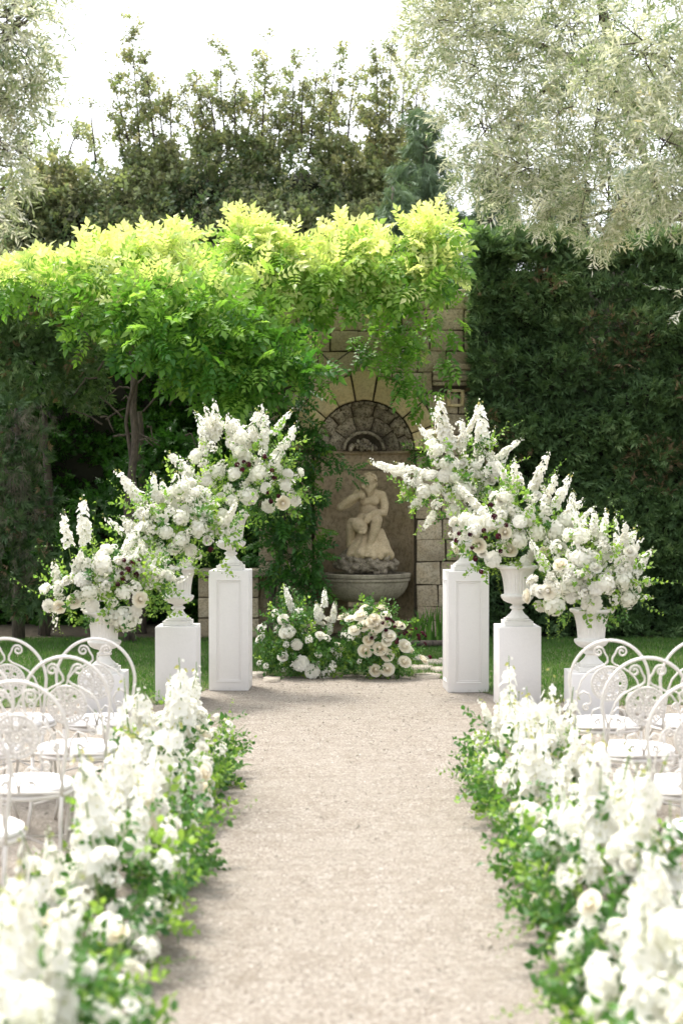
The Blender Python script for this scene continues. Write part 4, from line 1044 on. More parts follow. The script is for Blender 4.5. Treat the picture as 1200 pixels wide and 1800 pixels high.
chair(1.50, 5.40, 'nearest right white chair, a round seat showing at the edge', R(2))

# ------------------------------------------------------------------ foliage scatter in blobs
def blob_points(blobs, per_area, g, front=.65, rmin=.55, depth_f=1.0):
    """blobs (px,py,rx,ry,d[,depth]) -> positions and outward normals"""
    P = []; N = []
    for b in blobs:
        px, py, rx, ry, d = b[:5]; k = d / F; r = np.array([rx * k, (b[5] if len(b) > 5 else min(rx, ry) * k * depth_f), ry * k])
        n = int(per_area * r[0] * r[2] * math.pi)
        D = rdir(n, g); fl_ = (D[:, 1] > 0) & (g.random(n) < front); D[fl_, 1] *= -1
        rr = rmin + (1.03 - rmin) * g.random(n) ** .6
        P.append(np.array(W(px, py, d)) + D * r * rr[:, None]); N.append(unit(D / r))
    return np.concatenate(P), np.concatenate(N)
def lumpy(mb, c, r, seed=0, amp=.25, n=20):
    pr = [(max(1e-3, math.sin(t)), -math.cos(t)) for t in np.linspace(.02, math.pi - .02, 12)]
    t = MB(); t.lathe(pr, n); V = t.V[0]
    V = np.array([v * (1 + amp * mnoise.noise(Vector(v) * 2.2 + Vector((seed * 3.1, 0, 0)))) for v in V]) * np.array(r)
    mb.add(V + np.array(c), t.F, 0, .3)
def trunk(parent, pts, rs, name='trunk', mat=None):
    P = []; Q = []; pts = [np.array(p, float) for p in pts]; g = np.random.default_rng(int(abs(pts[0][0]) * 1000) % 9999)
    for i in range(len(pts) - 1):
        for t in np.linspace(0, 1, 5)[:-1]: P.append(pts[i] * (1 - t) + pts[i + 1] * t + g.normal(0, rs[i] * .25, 3)); Q.append(rs[i] * (1 - t) + rs[i + 1] * t)
    P.append(pts[-1]); Q.append(rs[-1]); mb = MB(); mb.tube(np.array(P), Q, 9)
    o = mb.obj(name, mat or M_bark, parent, smooth=True)
    if parent is not None: o.location = -parent.location
    return o

# wisteria compound leaf
def compound(pairs=5, L=.24, ll=.072, lw=.032, curl=.25, seed=0, open_=62):
    g = np.random.default_rng(seed); it = []
    lt = np.array([(0, 0, 0), (-.5, .45, .10), (0, .5, 0), (.5, .45, .10), (0, 1, -.16)]) * np.array([lw, ll, ll]); lf = np.array([(0, 2, 1), (0, 3, 2), (1, 2, 4), (2, 3, 4)])
    for i in range(pairs):
        t = .22 + .70 * i / (pairs - 1); z = -curl * t * t * L
        for s in (-1, 1):
            sc_ = (1 - .25 * abs(t - .6)) * g.uniform(.85, 1.1)
            it.append(((lt * sc_, lf), rot('Z', -s * R(open_ + g.normal(0, 8))) @ rot('Y', s * R(g.uniform(5, 22))), (0, L * t, z)))
    it.append(((lt * 1.1, lf), rot('X', R(-22)), (0, L * .97, -curl * L * .9)))
    it.append((stick(L, .0022, -curl * L * .9), np.eye(3), (0, 0, 0)))
    return join_t(it)
def climber(root, blobs, mat, per_area, g, tmpl, s_rng, tintf, nparts, partname='leaf', droop=.25, rmin=.72):
    P, N = blob_points(blobs, per_area, g, .8, rmin)
    n = len(P)
    up = np.array([0, 0, 1.])
    a = unit(N * .9 + g.normal(0, .45, (n, 3)) + up * (np.clip(N[:, 2:3], 0, 1) * .5 - droop) + np.array([0, -.25, 0]))
    z = N * .5 + up * .55 + g.normal(0, .38, (n, 3)) + np.array([0, -.9, 0])
    s = g.uniform(*s_rng, n); Mx = frames(a, z, s)
    tint = np.clip(tintf(P, N, g), 0, 1)
    nparts = min(nparts, n // 2)
    order = np.argsort(-(N @ np.array([0, -1, .2])) + g.random(n) * .8); sel = order[:nparts]; rest = order[nparts:]
    var = [.08, .25, .42, .6, .78, .95]; mv = []
    which = np.arange(n) % len(tmpl)
    for k, (tv, tf) in enumerate(tmpl):
        idx = rest[which[rest] == k]
        V, Fc = scatter(tv, tf, Mx[idx], P[idx]); 
        if k == 0: Vs, Fs_, Ts = [V], [Fc], [np.repeat(tint[idx], len(tv))]
        else: Fs_.append(Fc + sum(len(v) for v in Vs)); Vs.append(V); Ts.append(np.repeat(tint[idx], len(tv)))
        mv.append([mesh_np(partname, tv, tf, mat, tint=np.full(len(tv), v)) for v in var])
    me_ = mesh_np('foliage', np.concatenate(Vs) - np.array(root.location), np.concatenate(Fs_), mat, tint=np.concatenate(Ts))
    o = link('foliage', me_, root); o['kind'] = 'stuff'
    for i in sel:
        me_ = mv[which[i]][int(np.argmin(np.abs(np.array(var) - tint[i])))]
        M4 = Matrix.Identity(4)
        for r_i in range(3):
            for c_i in range(3): M4[r_i][c_i] = Mx[i][r_i][c_i]
        M4.translation = Vector(P[i]) - root.location; link(partname, me_, root, mat=M4)

g = np.random.default_rng(21)
wis = thing('wisteria', 'lime green wisteria spilling over the top of the stone wall and arbour', 'climbing plant', (-1.5, 17.2, 0))
WB = []
gb = np.random.default_rng(4)
for (px, py, rx, ry, d) in [(15, 500, 42, 26, 16.5), (85, 492, 48, 26, 16.5), (165, 505, 50, 36, 16.1), (172, 462, 22, 22, 16.6), (225, 470, 52, 34, 16.5), (205, 540, 45, 30, 15.8), (285, 450, 55, 30, 16.6), (275, 520, 60, 36, 15.7), (345, 495, 46, 28, 16.2), (375, 545, 60, 36, 15.6), (310, 590, 62, 34, 15.4), (235, 600, 32, 20, 15.7), (150, 575, 24, 30, 16.0), (425, 600, 48, 36, 15.7),
      (440, 445, 52, 46, 16.8), (455, 525, 45, 34, 16.3), (510, 470, 52, 38, 16.8), (575, 490, 52, 34, 16.8), (615, 445, 46, 32, 17.0), (665, 480, 52, 34, 16.9), (725, 450, 44, 34, 17.0), (762, 425, 34, 30, 17.1), (770, 475, 30, 28, 16.9), (495, 555, 42, 26, 16.5), (585, 525, 34, 16, 16.8), (650, 515, 36, 16, 16.9), (718, 508, 38, 18, 16.9),
      (480, 615, 44, 30, 15.9), (530, 640, 42, 22, 16.0), (375, 640, 50, 30, 15.6), (320, 640, 34, 22, 15.9), (435, 675, 42, 24, 15.9), (375, 695, 34, 20, 16.0), (425, 425, 22, 24, 16.8), (320, 432, 20, 16, 16.5)]:
    k = d / F
    WB.append((px, py, rx * .86, ry * .86, d, .30))
    for q in range(3): WB.append((px + gb.normal(0, rx * .55), py + gb.normal(0, ry * .55), rx * .42, ry * .5, d - .3 * gb.random() - .1, .18))
for (px, py, d) in [(40, 520, 17.6), (120, 515, 17.8), (200, 510, 17.9), (290, 505, 17.9), (380, 505, 17.9), (440, 505, 17.9), (160, 520, 18.8), (280, 515, 18.8), (400, 510, 18.8), (60, 530, 18.8)]: WB.append((px, py, 60, 26, d, .75))  # rear canopy depth added to block skylight and darken the arbour below
for (px, py) in [(432, 412), (470, 425), (762, 404), (735, 420), (605, 425), (640, 440), (200, 455), (300, 445)]: WB.append((px, py, 24, 18, 16.8, .14))
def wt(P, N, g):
    n = len(P); hz = (P[:, 2] - 3.3) / 1.3       # young yellow growth on top shoots; sunlit mound tops also painted into the tint
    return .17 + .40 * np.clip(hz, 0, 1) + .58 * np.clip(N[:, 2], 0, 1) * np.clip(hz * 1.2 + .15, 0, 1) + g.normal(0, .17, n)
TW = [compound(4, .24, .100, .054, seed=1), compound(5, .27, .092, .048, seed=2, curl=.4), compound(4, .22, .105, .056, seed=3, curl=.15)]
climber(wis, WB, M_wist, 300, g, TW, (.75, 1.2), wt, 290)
hang = thing('hanging_wisteria', 'leafy wisteria curtain hanging down the stone wall above the arch', 'climbing plant', (.9, 17.3, 3.6))
HB = [(685, 575, 34, 28, 17.1), (655, 600, 22, 26, 17.15), (690, 615, 32, 24, 17.0), (722, 600, 20, 20, 17.15), (752, 545, 22, 16, 17.2), (690, 540, 34, 16, 17.1), (722, 655, 30, 17, 17.05), (778, 620, 16, 16, 17.2), (708, 683, 24, 10, 17.0), (788, 560, 18, 26, 17.2), (700, 640, 18, 14, 17.0), (755, 700, 14, 20, 17.2), (745, 775, 14, 20, 17.3)]
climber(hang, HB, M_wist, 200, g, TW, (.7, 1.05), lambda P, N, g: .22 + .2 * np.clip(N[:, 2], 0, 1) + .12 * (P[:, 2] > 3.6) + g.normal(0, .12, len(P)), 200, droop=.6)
crp = thing('creeper', 'dark green creeper covering the wall left of the statue niche', 'climbing plant', (-.8, 17.3, 0))
CB = [(500, 715, 32, 40, 17.1), (475, 740, 30, 50, 17.1), (545, 765, 26, 26, 17.2), (530, 800, 34, 32, 17.15), (585, 800, 18, 14, 17.15), (608, 832, 14, 12, 17.0), (500, 810, 40, 45, 17.1), (525, 870, 35, 45, 17.15), (495, 900, 45, 45, 17.1), (535, 945, 38, 30, 17.1), (490, 970, 40, 35, 17.1), (545, 985, 32, 26, 17.05), (515, 1015, 40, 24, 17.05), (555, 1030, 28, 14, 17.0), (460, 860, 30, 60, 17.2), (450, 780, 30, 50, 17.2), (520, 690, 24, 18, 17.0), (735, 800, 10, 15, 17.3)]
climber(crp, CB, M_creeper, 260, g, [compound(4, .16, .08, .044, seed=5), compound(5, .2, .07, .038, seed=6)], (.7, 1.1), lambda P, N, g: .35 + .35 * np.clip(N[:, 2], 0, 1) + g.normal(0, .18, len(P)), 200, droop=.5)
trunk(wis, [(-2.52, 16.9, 0), (-2.44, 16.85, .8), (-2.52, 16.8, 1.6), (-2.42, 16.7, 2.5), (-2.45, 16.6, 3.6)], [.065, .052, .05, .046, .04])
trunk(wis, [(-2.46, 16.82, 0), (-2.55, 16.78, .9), (-2.42, 16.8, 1.7), (-2.52, 16.7, 2.6), (-2.3, 16.5, 3.5)], [.03, .028, .025, .022, .02], 'stem')
trunk(wis, [(-2.45, 16.6, 3.2), (-1.6, 16.3, 3.9), (-.5, 16.8, 4.3), (1.0, 17.2, 4.3)], [.045, .04, .035, .02], 'stem')
trunk(wis, [(-2.45, 16.6, 3.3), (-3.2, 16.5, 4.0), (-3.9, 16.5, 4.1)], [.04, .035, .02], 'stem')
for i in range(9):
    a = W(float(g.uniform(180, 420)), float(g.uniform(640, 740)), 17.0); b = a + Vector((float(g.normal(0, .35)), float(g.normal(0, .2)), float(g.uniform(.3, .8))))
    trunk(wis, [a, (a + b) / 2 + Vector((float(g.normal(0, .12)), 0, .05)), b], [.012, .012, .008], 'stem')
trunk(crp, [(-.9, 17.2, 0), (-.75, 17.25, 1.2), (-.6, 17.25, 2.6)], [.05, .04, .03], 'stem')
trunk(hang, [W(640, 600, 17.38), W(585, 640, 17.35), W(563, 620, 17.38)], [.008, .01, .01], 'stem')

# ------------------------------------------------------------------ hedges
def sprig_cyp(seed, L=.11):
    g = np.random.default_rng(seed); it = []
    for i in range(7):
        a = R(-55 + 110 * i / 6 + g.normal(0, 6)); l = L * (1 - .45 * abs(i - 3) / 3) * g.uniform(.8, 1.1)
        it.append((diamond_t(l, .016, .15), rot('Z', a) @ rot('Y', R(g.normal(0, 25))), (0, .02 * (1 - abs(i - 3) / 3), 0)))
    return join_t(it)
def foliage_part(root, name, P, A, Z, s, tmpl, tint, mat):
    Vs = []; Fs_ = []; Ts = []; o_ = 0; which = np.arange(len(P)) % len(tmpl); Mx = frames(A, Z, s)
    for k, (tv, tf) in enumerate(tmpl):
        idx = np.where(which == k)[0]; V, Fc = scatter(tv, tf, Mx[idx], P[idx]); Vs.append(V); Fs_.append(Fc + o_); o_ += len(V); Ts.append(np.repeat(tint[idx], len(tv)))
    me_ = mesh_np(name, np.concatenate(Vs) - np.array(root.location), np.concatenate(Fs_), mat, tint=np.concatenate(Ts))
    o = link(name, me_, root); o['kind'] = 'stuff'; return o
def nz3(P, f, seed=0): return np.array([mnoise.noise(Vector(p) * f + Vector((seed, seed * 2.3, 0))) for p in P])
TC = [sprig_cyp(i) for i in range(4)]
# right clipped hedge
rh = thing('cypress_hedge', 'tall clipped dark green cypress hedge right of the stone wall', 'hedge', (3.3, 17.9, 0))
g = np.random.default_rng(31)
def hedge_face(x0, x1, y0, ztop, n, g, lump=.10):
    x = g.uniform(x0, x1, n); z = g.uniform(0.02, ztop, n)
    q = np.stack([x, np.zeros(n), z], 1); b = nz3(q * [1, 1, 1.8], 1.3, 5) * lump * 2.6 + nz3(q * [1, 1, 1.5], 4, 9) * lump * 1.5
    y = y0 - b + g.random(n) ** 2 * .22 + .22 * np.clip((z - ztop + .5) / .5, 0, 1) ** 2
    return np.stack([x, y, z], 1), b
n = 30000
P, b = hedge_face(1.56, 4.9, 17.35, 4.75, n, g)
A = unit(np.stack([g.normal(0, .5, n), -.75 + g.normal(0, .3, n), .35 + g.normal(0, .5, n)], 1)); Z = unit(g.normal(0, .6, (n, 3)) + [0, -.4, .8])
gz = nz3(P, .9, 3) + .35 * nz3(P, 5, 4)
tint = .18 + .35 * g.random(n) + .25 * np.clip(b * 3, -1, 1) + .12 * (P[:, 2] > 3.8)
brown = ((gz > .42) | (((P[:, 0] - 3.35) / .45) ** 2 + ((P[:, 2] - 3.6) / .45) ** 2 < 1 + .9 * gz) | (((P[:, 0] - 3.9) / .7) ** 2 + ((P[:, 2] - 2.1) / .35) ** 2 < 1 + gz)) & (g.random(n) < .22)
tint[brown] = .88 + .12 * g.random(brown.sum()); tint = np.clip(tint, 0, 1)
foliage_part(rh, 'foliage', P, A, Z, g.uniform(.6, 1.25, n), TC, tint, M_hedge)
# shaggy top
n = 7500
x = g.uniform(1.6, 5.0, n); P = np.stack([x, g.uniform(17.3, 18.4, n), 4.75 + .18 * nz3(np.stack([x, x * 0, x * 0], 1), 1.6, 2) + .22 * g.random(n) - .15 * g.random(n)], 1)
P[:, 2] += .15 * nz3(P, 3.5, 7)
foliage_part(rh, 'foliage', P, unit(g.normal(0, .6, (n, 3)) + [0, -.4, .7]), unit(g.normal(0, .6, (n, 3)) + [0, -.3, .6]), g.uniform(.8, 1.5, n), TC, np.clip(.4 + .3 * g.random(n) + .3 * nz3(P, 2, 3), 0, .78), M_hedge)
n = 3500; P = np.stack([1.60 + .1 * g.random(n), g.uniform(17.3, 18.4, n), g.uniform(.05, 4.7, n)], 1)
foliage_part(rh, 'foliage', P, unit(g.normal(0, .5, (n, 3)) + [-1, -.3, .2]), unit(g.normal(0, .6, (n, 3)) + [0, 0, .6]), g.uniform(.8, 1.3, n), TC, .15 + .5 * g.random(n), M_hedge)
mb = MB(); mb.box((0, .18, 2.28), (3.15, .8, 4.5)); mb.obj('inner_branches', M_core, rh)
# dark arbour interior hedge on the left
lh = thing('shade_hedge', 'deep shaded evergreen hedge behind the arbour on the left', 'hedge', (-3.0, 19.4, 0))
n = 15000; P, b = hedge_face(-5.6, -.6, 19.0, 4.6, n, g, .22)
tl = [join_t([(leaf_t(.06, .03), rot('Z', R(a)) @ rot('Y', R(k * 20)), (0, .012 * k, 0)) for k, a in enumerate((-60, 55, -25, 30, 0))])]
foliage_part(lh, 'foliage', P, unit(g.normal(0, .6, (n, 3)) + [0, -.6, .1]), unit(g.normal(0, .5, (n, 3)) + [0, -.5, .7]), g.uniform(.8, 1.6, n), tl, np.clip(.2 + .5 * g.random(n), 0, 1), M_creeper)
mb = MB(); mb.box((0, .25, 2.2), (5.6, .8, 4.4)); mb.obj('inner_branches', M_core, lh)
# left bushy conifer with dead lower growth
def conifer_bush(label, blobs, seed, dead=0.0, per=900, mat=M_hedge, name='conifer_bush', tb=.25):
    g = np.random.default_rng(seed); c = W(blobs[0][0], 1110, blobs[0][4]); t = thing(name, label, 'bush', (c.x, c.y, 0))
    P, N = blob_points(blobs, per, g, .7, .45); n = len(P)
    ok = P[:, 2] > .03; P = P[ok]; N = N[ok]; n = len(P)
    tint = np.clip(tb + .35 * g.random(n) + .2 * nz3(P, 3, seed), 0, .78); dd = g.random(n) < dead; tint[dd] = .9 + .1 * g.random(dd.sum())
    foliage_part(t, 'foliage', P, unit(N * .6 + g.normal(0, .45, (n, 3)) + [0, -.2, -.1]), unit(N + g.normal(0, .5, (n, 3))), g.uniform(.8, 1.5, n), TC, tint, mat)
    trunk(t, [(c.x, c.y + .3, 0), (c.x + .05, c.y + .3, 1.5), (c.x, c.y + .3, 2.8)], [.08, .06, .03]); return t
conifer_bush('dark green conifer bush under the left end of the wisteria', [(70, 560, 75, 60, 17.3), (130, 600, 60, 60, 17.4), (60, 650, 70, 70, 17.4), (0, 590, 60, 80, 17.4), (150, 680, 45, 50, 17.8)], 41, .04, 750)
t = conifer_bush('grey brown drooping conifer with dead twigs at the left edge', [(20, 740, 30, 45, 16.9), (60, 790, 26, 40, 16.9), (5, 820, 40, 50, 16.8), (50, 860, 30, 38, 17.0), (85, 900, 22, 40, 17.1), (20, 910, 40, 45, 16.8), (60, 960, 36, 42, 16.9), (0, 990, 45, 50, 16.8), (95, 1010, 26, 36, 17.1), (45, 1050, 45, 38, 16.9), (-50, 850, 50, 180, 17)], 42, .07, 650, tb=.1)
g = np.random.default_rng(77)
Pd = []; n = 2600
P, N = blob_points([(40, 790, 45, 80, 16.7), (70, 740, 30, 35, 16.7), (30, 930, 45, 120, 16.7)], 450, g, .9, .7); n = len(P)
foliage_part(t, 'dead_twigs', P, unit(g.normal(0, .45, (n, 3)) + [0, -.3, -.9]), unit(g.normal(0, 1, (n, 3))), g.uniform(.7, 1.4, n), [join_t([(diamond_t(.12, .004), rot('Z', R(a)), (0, 0, 0)) for a in (-22, 0, 18)])], g.random(n), M_dead)
conifer_bush('low dark shrub in the shade below the arbour', [(240, 850, 60, 60, 17.6), (310, 800, 55, 55, 17.9), (180, 920, 60, 70, 17.7), (350, 880, 50, 90, 18.0), (270, 960, 70, 90, 17.9), (120, 990, 60, 80, 17.8), (400, 960, 50, 100, 18.0)], 43, .03, 420, M_creeper, 'shade_shrub', .1)
# bare crossing twigs in the arbour
t = thing('bare_branches', 'bare tangled brown branches in the shade under the wisteria', 'branches', W(290, 740, 17.2))
g = np.random.default_rng(88)
for i in range(16):
    a = W(float(g.uniform(150, 330)), float(g.uniform(640, 780)), float(g.uniform(16.9, 17.5))); dx = float(g.uniform(-.5, .6)); dz = float(g.uniform(-.25, .35))
    trunk(t, [a, a + Vector((dx * .5, 0, dz * .3 + .06)), a + Vector((dx, -.05, dz))], [.014, .010, .005], 'branch')

# ------------------------------------------------------------------ background trees
def oak_sprig(seed):
    g = np.random.default_rng(seed); it = []
    for i in range(8):
        a = i * 2.4; it.append((diamond_t(.065 * g.uniform(.8, 1.2), .036, .2), rot('Z', a) @ rot('X', R(g.uniform(10, 60))), (g.normal(0, .012), g.normal(0, .012) + .012 * i, .01 * i)))
    it.append((stick(.12, .003), np.eye(3), (0, 0, 0))); return join_t(it)
TO = [oak_sprig(i) for i in range(4)]
def bg_tree(label, blobs, shoots, seed, per=420, mat=M_oak, tb=.25, warm=.0, name='evergreen_tree'):
    g = np.random.default_rng(seed); d = blobs[0][4]; cx = W(blobs[0][0], 800, d).x; t = thing(name, label, 'tree', (cx, d + .3, 0), 'trees behind the wall')
    blobs = list(blobs) + [(q[0] + (q[2] - q[0]) * f_, q[1] + (q[3] - q[1]) * f_ , w_, 24, blobs[0][4], .28) for q in shoots for f_, w_ in ((.0, 16),)] + [(b[0], 520, b[2], 80, b[4] - .2) for b in blobs[::2]]
    P, N = blob_points(blobs, per, g, .6, .35); n = len(P)
    nv = nz3(P, 1.1, seed); keep = (nv > -.22) | (g.random(n) < .22); P = P[keep]; N = N[keep]; nv = nv[keep]; n = len(P)
    A = unit(N * .7 + g.normal(0, .5, (n, 3)) + [0, -.1, .2]); Z = unit(g.normal(0, .6, (n, 3)) + [0, -.5, .6])
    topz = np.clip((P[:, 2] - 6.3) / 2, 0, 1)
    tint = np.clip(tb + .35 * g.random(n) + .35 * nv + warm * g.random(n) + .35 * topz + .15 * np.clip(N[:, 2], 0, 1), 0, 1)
    PP = [P]; AA = [A]; ZZ = [Z]; TT = [tint]; S_ = [g.uniform(.9, 1.7, n)]
    bm = MB()
    for (x0, y0, x1, y1, dens) in shoots:
        a = np.array(W(x0, y0, d)); b = np.array(W(x1, y1, d)) + [0, g.normal(0, .2), 0]; L = np.linalg.norm(b - a)
        mid = (a + b) / 2 + g.normal(0, .06, 3); ts = np.linspace(0, 1, 9)[:, None]; crv = (1 - ts) ** 2 * a + 2 * ts * (1 - ts) * mid + ts ** 2 * b
        bm.tube(crv, np.linspace(.022, .004, 9), 5)
        for q in range(int(L * 9 * dens)):
            tt = g.uniform(.08, 1); c = (1 - tt) ** 2 * a + 2 * tt * (1 - tt) * mid + tt ** 2 * b
            dr = unit(np.array([g.choice([-1, 1]) * g.uniform(.3, 1), g.normal(0, .5), g.uniform(.2, 1.1)])); l2 = g.uniform(.15, .6) * (1.15 - tt)
            e = c + dr * l2; bm.tube([c, (c + e) / 2, e], [.007, .005, .003], 3)
            m_ = int(5 + 20 * l2); f_ = g.uniform(.25, 1.1, m_)[:, None]
            PP.append(c + (e - c) * f_ + g.normal(0, .045, (m_, 3))); AA.append(unit(dr + g.normal(0, .6, (m_, 3)))); ZZ.append(unit(g.normal(0, 1, (m_, 3)) + [0, -.4, .3])); TT.append(np.clip(.45 + .5 * g.random(m_), 0, 1)); S_.append(g.uniform(.6, 1.1, m_))
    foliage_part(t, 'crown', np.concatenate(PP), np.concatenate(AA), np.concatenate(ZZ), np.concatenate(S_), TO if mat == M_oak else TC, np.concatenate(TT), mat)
    if shoots: 
        o = bm.obj('branches', M_bark, t); o.location = -t.location
    trunk(t, [(cx, d + .3, 0), (cx + .1, d + .3, 2.5), (cx, d + .3, 5.5)], [.16, .13, .06])
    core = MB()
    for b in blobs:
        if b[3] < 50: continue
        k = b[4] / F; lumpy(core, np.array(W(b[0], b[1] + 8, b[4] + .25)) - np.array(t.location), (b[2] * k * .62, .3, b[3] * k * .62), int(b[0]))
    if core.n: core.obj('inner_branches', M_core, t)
    return t
bg_tree('leftmost bushy evergreen tree behind the wisteria, by the near olive', [(50, 375, 90, 70, 23), (130, 365, 80, 70, 23.2), (20, 430, 90, 60, 22.6), (140, 420, 90, 60, 22.8), (-60, 380, 90, 110, 23)], [(60, 300, 50, 250, .8), (120, 290, 140, 225, .9), (170, 290, 165, 190, .8), (95, 300, 90, 250, .7)], 51, warm=.15, tb=.3)
bg_tree('evergreen tree with one tall spire of shoots above the others', [(230, 375, 80, 80, 23), (285, 350, 62, 70, 23.3), (240, 430, 90, 60, 22.6)], [(250, 300, 232, 35, 1.2), (275, 290, 260, 110, 1.1), (235, 290, 190, 110, 1.0), (300, 280, 300, 165, 1.0), (225, 300, 205, 200, .9), (290, 280, 275, 130, .8)], 52, tb=.22)
bg_tree('broad dark evergreen tree in the middle behind the wisteria', [(370, 350, 80, 75, 23), (440, 330, 72, 72, 23.4), (350, 410, 90, 70, 22.6), (450, 410, 90, 70, 22.8)], [(370, 260, 345, 120, 1.1), (400, 260, 390, 85, 1.1), (430, 260, 450, 105, 1.0), (460, 270, 475, 80, 1.1), (350, 270, 325, 170, .9), (415, 260, 418, 130, 1), (380, 270, 365, 160, 1)], 53, tb=.15)
bg_tree('evergreen tree with bronze shoots right of the middle', [(530, 350, 75, 78, 23), (600, 345, 66, 80, 23.3), (540, 420, 90, 70, 22.6), (620, 420, 80, 60, 22.7)], [(510, 270, 515, 100, 1.1), (545, 270, 560, 85, 1.1), (580, 270, 598, 85, 1.2), (610, 270, 625, 120, 1.0), (530, 270, 535, 150, 1), (560, 280, 575, 130, 1), (490, 280, 492, 130, 1)], 54, tb=.2, warm=.1)
bg_tree('evergreen tree half hidden by the right hand olive', [(680, 345, 70, 85, 23.4), (740, 340, 60, 85, 23.5), (680, 420, 70, 60, 23)], [(660, 270, 660, 90, 1.2), (685, 260, 690, 60, 1.2), (705, 260, 715, 100, 1.1), (730, 260, 735, 130, 1.1), (650, 280, 645, 150, 1)], 55, tb=.28, warm=.15)
# blue green conifers: drooping sprays
def deodar(label, cx, ytop, ybot, wpx, d, seed, n=5200):
    g = np.random.default_rng(seed); base = W(cx, 1110, d); t = thing('conifer_tree', label, 'tree', (base.x, d, 0), 'blue green conifers behind the hedge')
    zt = W(cx, ytop, d).z; zb = W(cx, ybot, d).z; w = wpx / F * d
    nb = 46; P = []; A = []
    for i in range(nb):
        f = (i + .5) / nb; z = zt - (zt - zb) * f; a = g.uniform(0, 2 * math.pi); L = w * (.25 + .75 * f) * g.uniform(.6, 1.1)
        m_ = int(n / nb * (.4 + f)); s = g.random(m_) ** .7
        dx = np.array([math.cos(a), math.sin(a) * .8 - .15])
        P.append(np.stack([base.x + dx[0] * L * s + g.normal(0, .06, m_), d + dx[1] * L * s + g.normal(0, .06, m_), z + .12 * s - .40 * s ** 2.2 * L + g.normal(0, .04, m_) - g.random(m_) * .22 * s], 1))
        A.append(np.stack([np.full(m_, dx[0] * .5), np.full(m_, dx[1] * .5), np.full(m_, -.7)], 1) + g.normal(0, .35, (m_, 3)))
    P = np.concatenate(P); A = unit(np.concatenate(A)); n = len(P)
    ndl = join_t([(diamond_t(.15, .010), rot('Z', R(a)) @ rot('Y', R(a * 2)), (0, 0, 0)) for a in (-30, -15, 0, 14, 28)])
    foliage_part(t, 'crown', P, A, unit(g.normal(0, .7, (n, 3)) + [0, -.5, .5]), g.uniform(.7, 1.3, n), [ndl], np.clip(.3 + .5 * g.random(n), 0, 1), M_deodar)
    trunk(t, [(base.x, d, 0), (base.x, d, zb), (base.x, d, zt)], [.14, .1, .02])
deodar('blue green conifer with drooping sprays rising behind the wisteria end', 745, 195, 590, 125, 20.5, 61, 9000)
deodar('dark conifer behind the hedge under the olive branches', 860, 290, 590, 100, 20.5, 62, 8000)
deodar('conifer behind the hedge toward the right edge', 990, 300, 590, 110, 20.8, 63, 8000)
deodar('rightmost conifer behind the clipped hedge', 1130, 290, 590, 120, 20.6, 64, 8000)
deodar('small conifer tucked low between the wisteria and hedge', 690, 330, 590, 60, 19.8, 65, 4000)

# ------------------------------------------------------------------ olive trees
def olive_twig(seed, L=.16, n=13):
    g = np.random.default_rng(seed); it = [(stick(L, .0018, -.02), np.eye(3), (0, 0, 0))]
    for i in range(n):
        t = .08 + .92 * i / n; s = (-1) ** i
        it.append((diamond_t(.058 * g.uniform(.75, 1.15), .0115, .06), rot('Z', -s * R(g.uniform(5, 75))) @ rot('Y', R(g.uniform(-90, 90))) @ rot('X', R(g.uniform(-35, 45))), (0, L * t, -.02 * t)))
    return join_t(it)
TL = [olive_twig(i) for i in range(5)]
def olive(label, blobs, seed, per, trunk_pts, trs, limbs, s_rng=(.8, 1.25)):
    g = np.random.default_rng(seed); t = thing('olive_tree', label, 'tree', trunk_pts[0], 'olive trees framing the view')
    P, N = blob_points(blobs, per, g, .5, .15); n = len(P)
    nv = nz3(P, 2.2, seed); keep = (nv > -.30) | (g.random(n) < .25); P = P[keep]; N = N[keep]; nv = nv[keep]; n = len(P)
    A = unit(N * .8 + g.normal(0, .5, (n, 3)) + [0, 0, -.30]); Z = unit(g.normal(0, .8, (n, 3)) + [0, -.3, .5])
    foliage_part(t, 'crown', P, A, Z, g.uniform(*s_rng, n), TL, np.clip(.45 + .35 * g.normal(0, .6, n) + .25 * nv, 0, 1), M_olive)
    trunk(t, trunk_pts, trs)
    for l in limbs: trunk(t, l[0], l[1], 'branch')
    # fine twigs
    mb = MB(); idx = g.choice(n, min(n, 260), replace=False)
    for i in idx:
        a = P[i]; v = -N[i] * g.uniform(.15, .35) + g.normal(0, .05, 3) + [0, 0, .02]; mb.tube([a, a + v * .5 + [0, 0, .03], a + v], [.002, .004, .006], 4)
    o = mb.obj('twigs', M_bark, t); o.location = -t.location; o['kind'] = 'stuff'
OB = [(820, 60, 100, 90, 11), (760, 60, 60, 80, 11.2), (900, 130, 110, 100, 10.8), (850, 230, 85, 80, 10.9), (870, 310, 75, 60, 10.8), (950, 280, 100, 95, 10.6), (960, 360, 75, 52, 10.6), (1050, 200, 120, 120, 10.3), (1060, 340, 100, 80, 10.3), (1045, 405, 55, 38, 10.4), (1000, 60, 120, 90, 10.6), (1130, 100, 110, 120, 9.8), (1160, 260, 90, 110, 9.6), (1170, 350, 60, 55, 9.8), (1195, 520, 22, 50, 9.6), (1250, 150, 120, 150, 10), (1260, 330, 100, 110, 10), (1000, -60, 160, 80, 10.6), (800, -40, 110, 60, 11), (1180, -60, 150, 90, 10)]
tr = [(3.9, 11.3, 0), (3.8, 11.2, 1.2), (3.6, 11.0, 2.6), (3.5, 10.8, 3.6)]
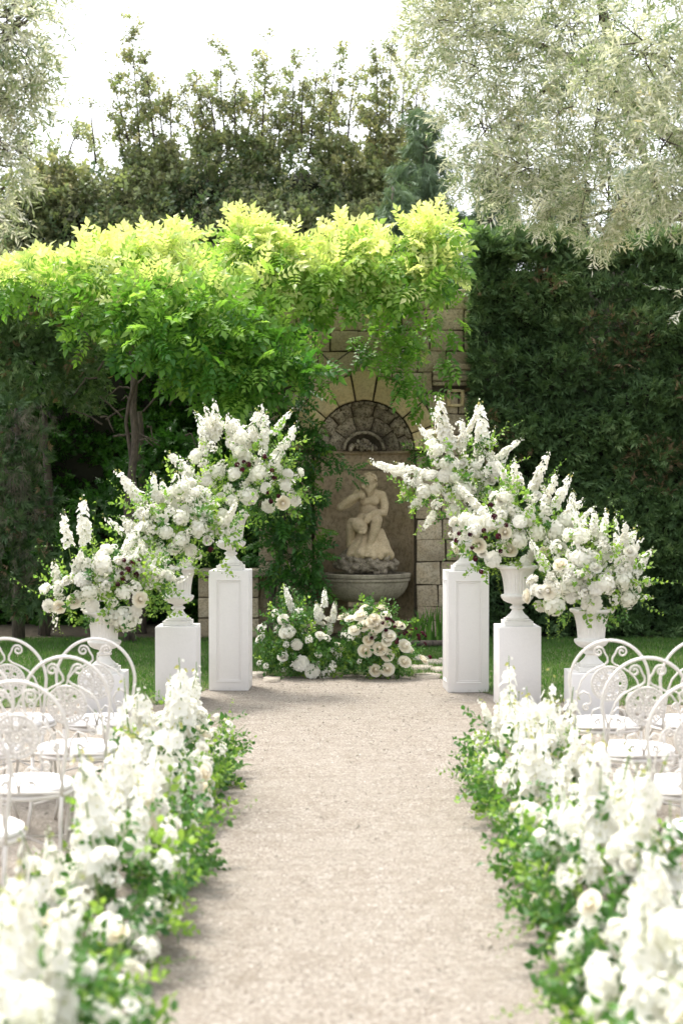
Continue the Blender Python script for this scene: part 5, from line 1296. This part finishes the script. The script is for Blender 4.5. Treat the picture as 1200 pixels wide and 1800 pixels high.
olive('large grey green olive tree overhanging from the right', OB, 71, 580, tr, [.24, .2, .17, .14],
      [([(3.6, 11.0, 2.9), W(1270, 400, 10.6), W(1172, 380, 10.4), W(1135, 290, 10.5), W(1080, 160, 10.9)], [.09, .05, .035, .03, .02]), ([(3.5, 10.8, 3.6), W(1100, 180, 10.8), W(1020, 110, 10.9), W(880, 60, 11), W(790, 70, 11)], [.10, .05, .035, .02, .008]),
       ([W(1020, 110, 10.9), W(930, 180, 11), W(860, 230, 11)], [.028, .018, .006]), ([W(1100, 180, 10.8), W(1050, -20, 10.8), W(950, -90, 10.8)], [.05, .035, .02]), ([W(1172, 380, 10.4), W(1080, 370, 10.6), W(1000, 390, 10.6)], [.022, .016, .006])])
OL = [(20, 60, 85, 90, 9.2), (50, 150, 60, 80, 9.3), (-30, 180, 80, 120, 9.2), (10, 280, 42, 70, 9.2), (-20, 380, 55, 70, 9.2), (60, -30, 65, 60, 9.3), (-120, 120, 120, 200, 9.4), (-100, 360, 90, 110, 9.4)]
olive('grey green olive branches hanging down the left edge of the sky', OL, 72, 640, [(-3.4, 9.8, 0), (-3.3, 9.7, 1.5), (-3.0, 9.5, 3.2)], [.22, .18, .13],
      [([(-3.0, 9.5, 3.2), W(-60, 200, 9.4), W(0, 80, 9.3), W(60, 30, 9.3)], [.08, .05, .025, .006]), ([W(-60, 200, 9.4), W(10, 200, 9.3), W(50, 185, 9.3)], [.03, .010, .004]), ([(-3.0, 9.5, 3.2), W(-40, 380, 9.3), W(10, 330, 9.3)], [.05, .02, .006])])

# ------------------------------------------------------------------ iris leaves and weeds by the wall
def blades(label, px0, px1, d, n, hgt, seed, name='iris_plant'):
    g = np.random.default_rng(seed); c = W((px0 + px1) / 2, 1110, d); t = thing(name, label, 'plant', (c.x, d, 0))
    for i in range(n):
        x = (g.uniform(px0, px1) - 600) / F * d - c.x; y = g.uniform(-.12, .12); h = hgt * g.uniform(.55, 1); l = g.normal(0, .22); ly = g.normal(-.05, .12)
        ts = np.linspace(0, 1, 6); w = .013 * (1 - ts ** 2.5) + .0008
        cx_ = x + l * h * ts ** 1.8; cy_ = y + ly * h * ts ** 2; cz_ = h * ts * (1 - .12 * abs(l) * ts)
        V = np.concatenate([np.stack([cx_ - w, cy_, cz_], 1), np.stack([cx_ + w, cy_ + .004, cz_], 1)])
        mb = MB(); mb.add(V, [(q, q + 6, q + 7, q + 1) for q in range(5)], 0, g.random()); mb.obj('leaf', M_blade, t)
blades('clump of upright sword shaped leaves at the foot of the stone pilaster', 725, 785, 16.9, 46, .46, 81)
blades('small tuft of green blades left of the fountain support', 455, 480, 17.0, 16, .22, 82, 'grass_tuft')
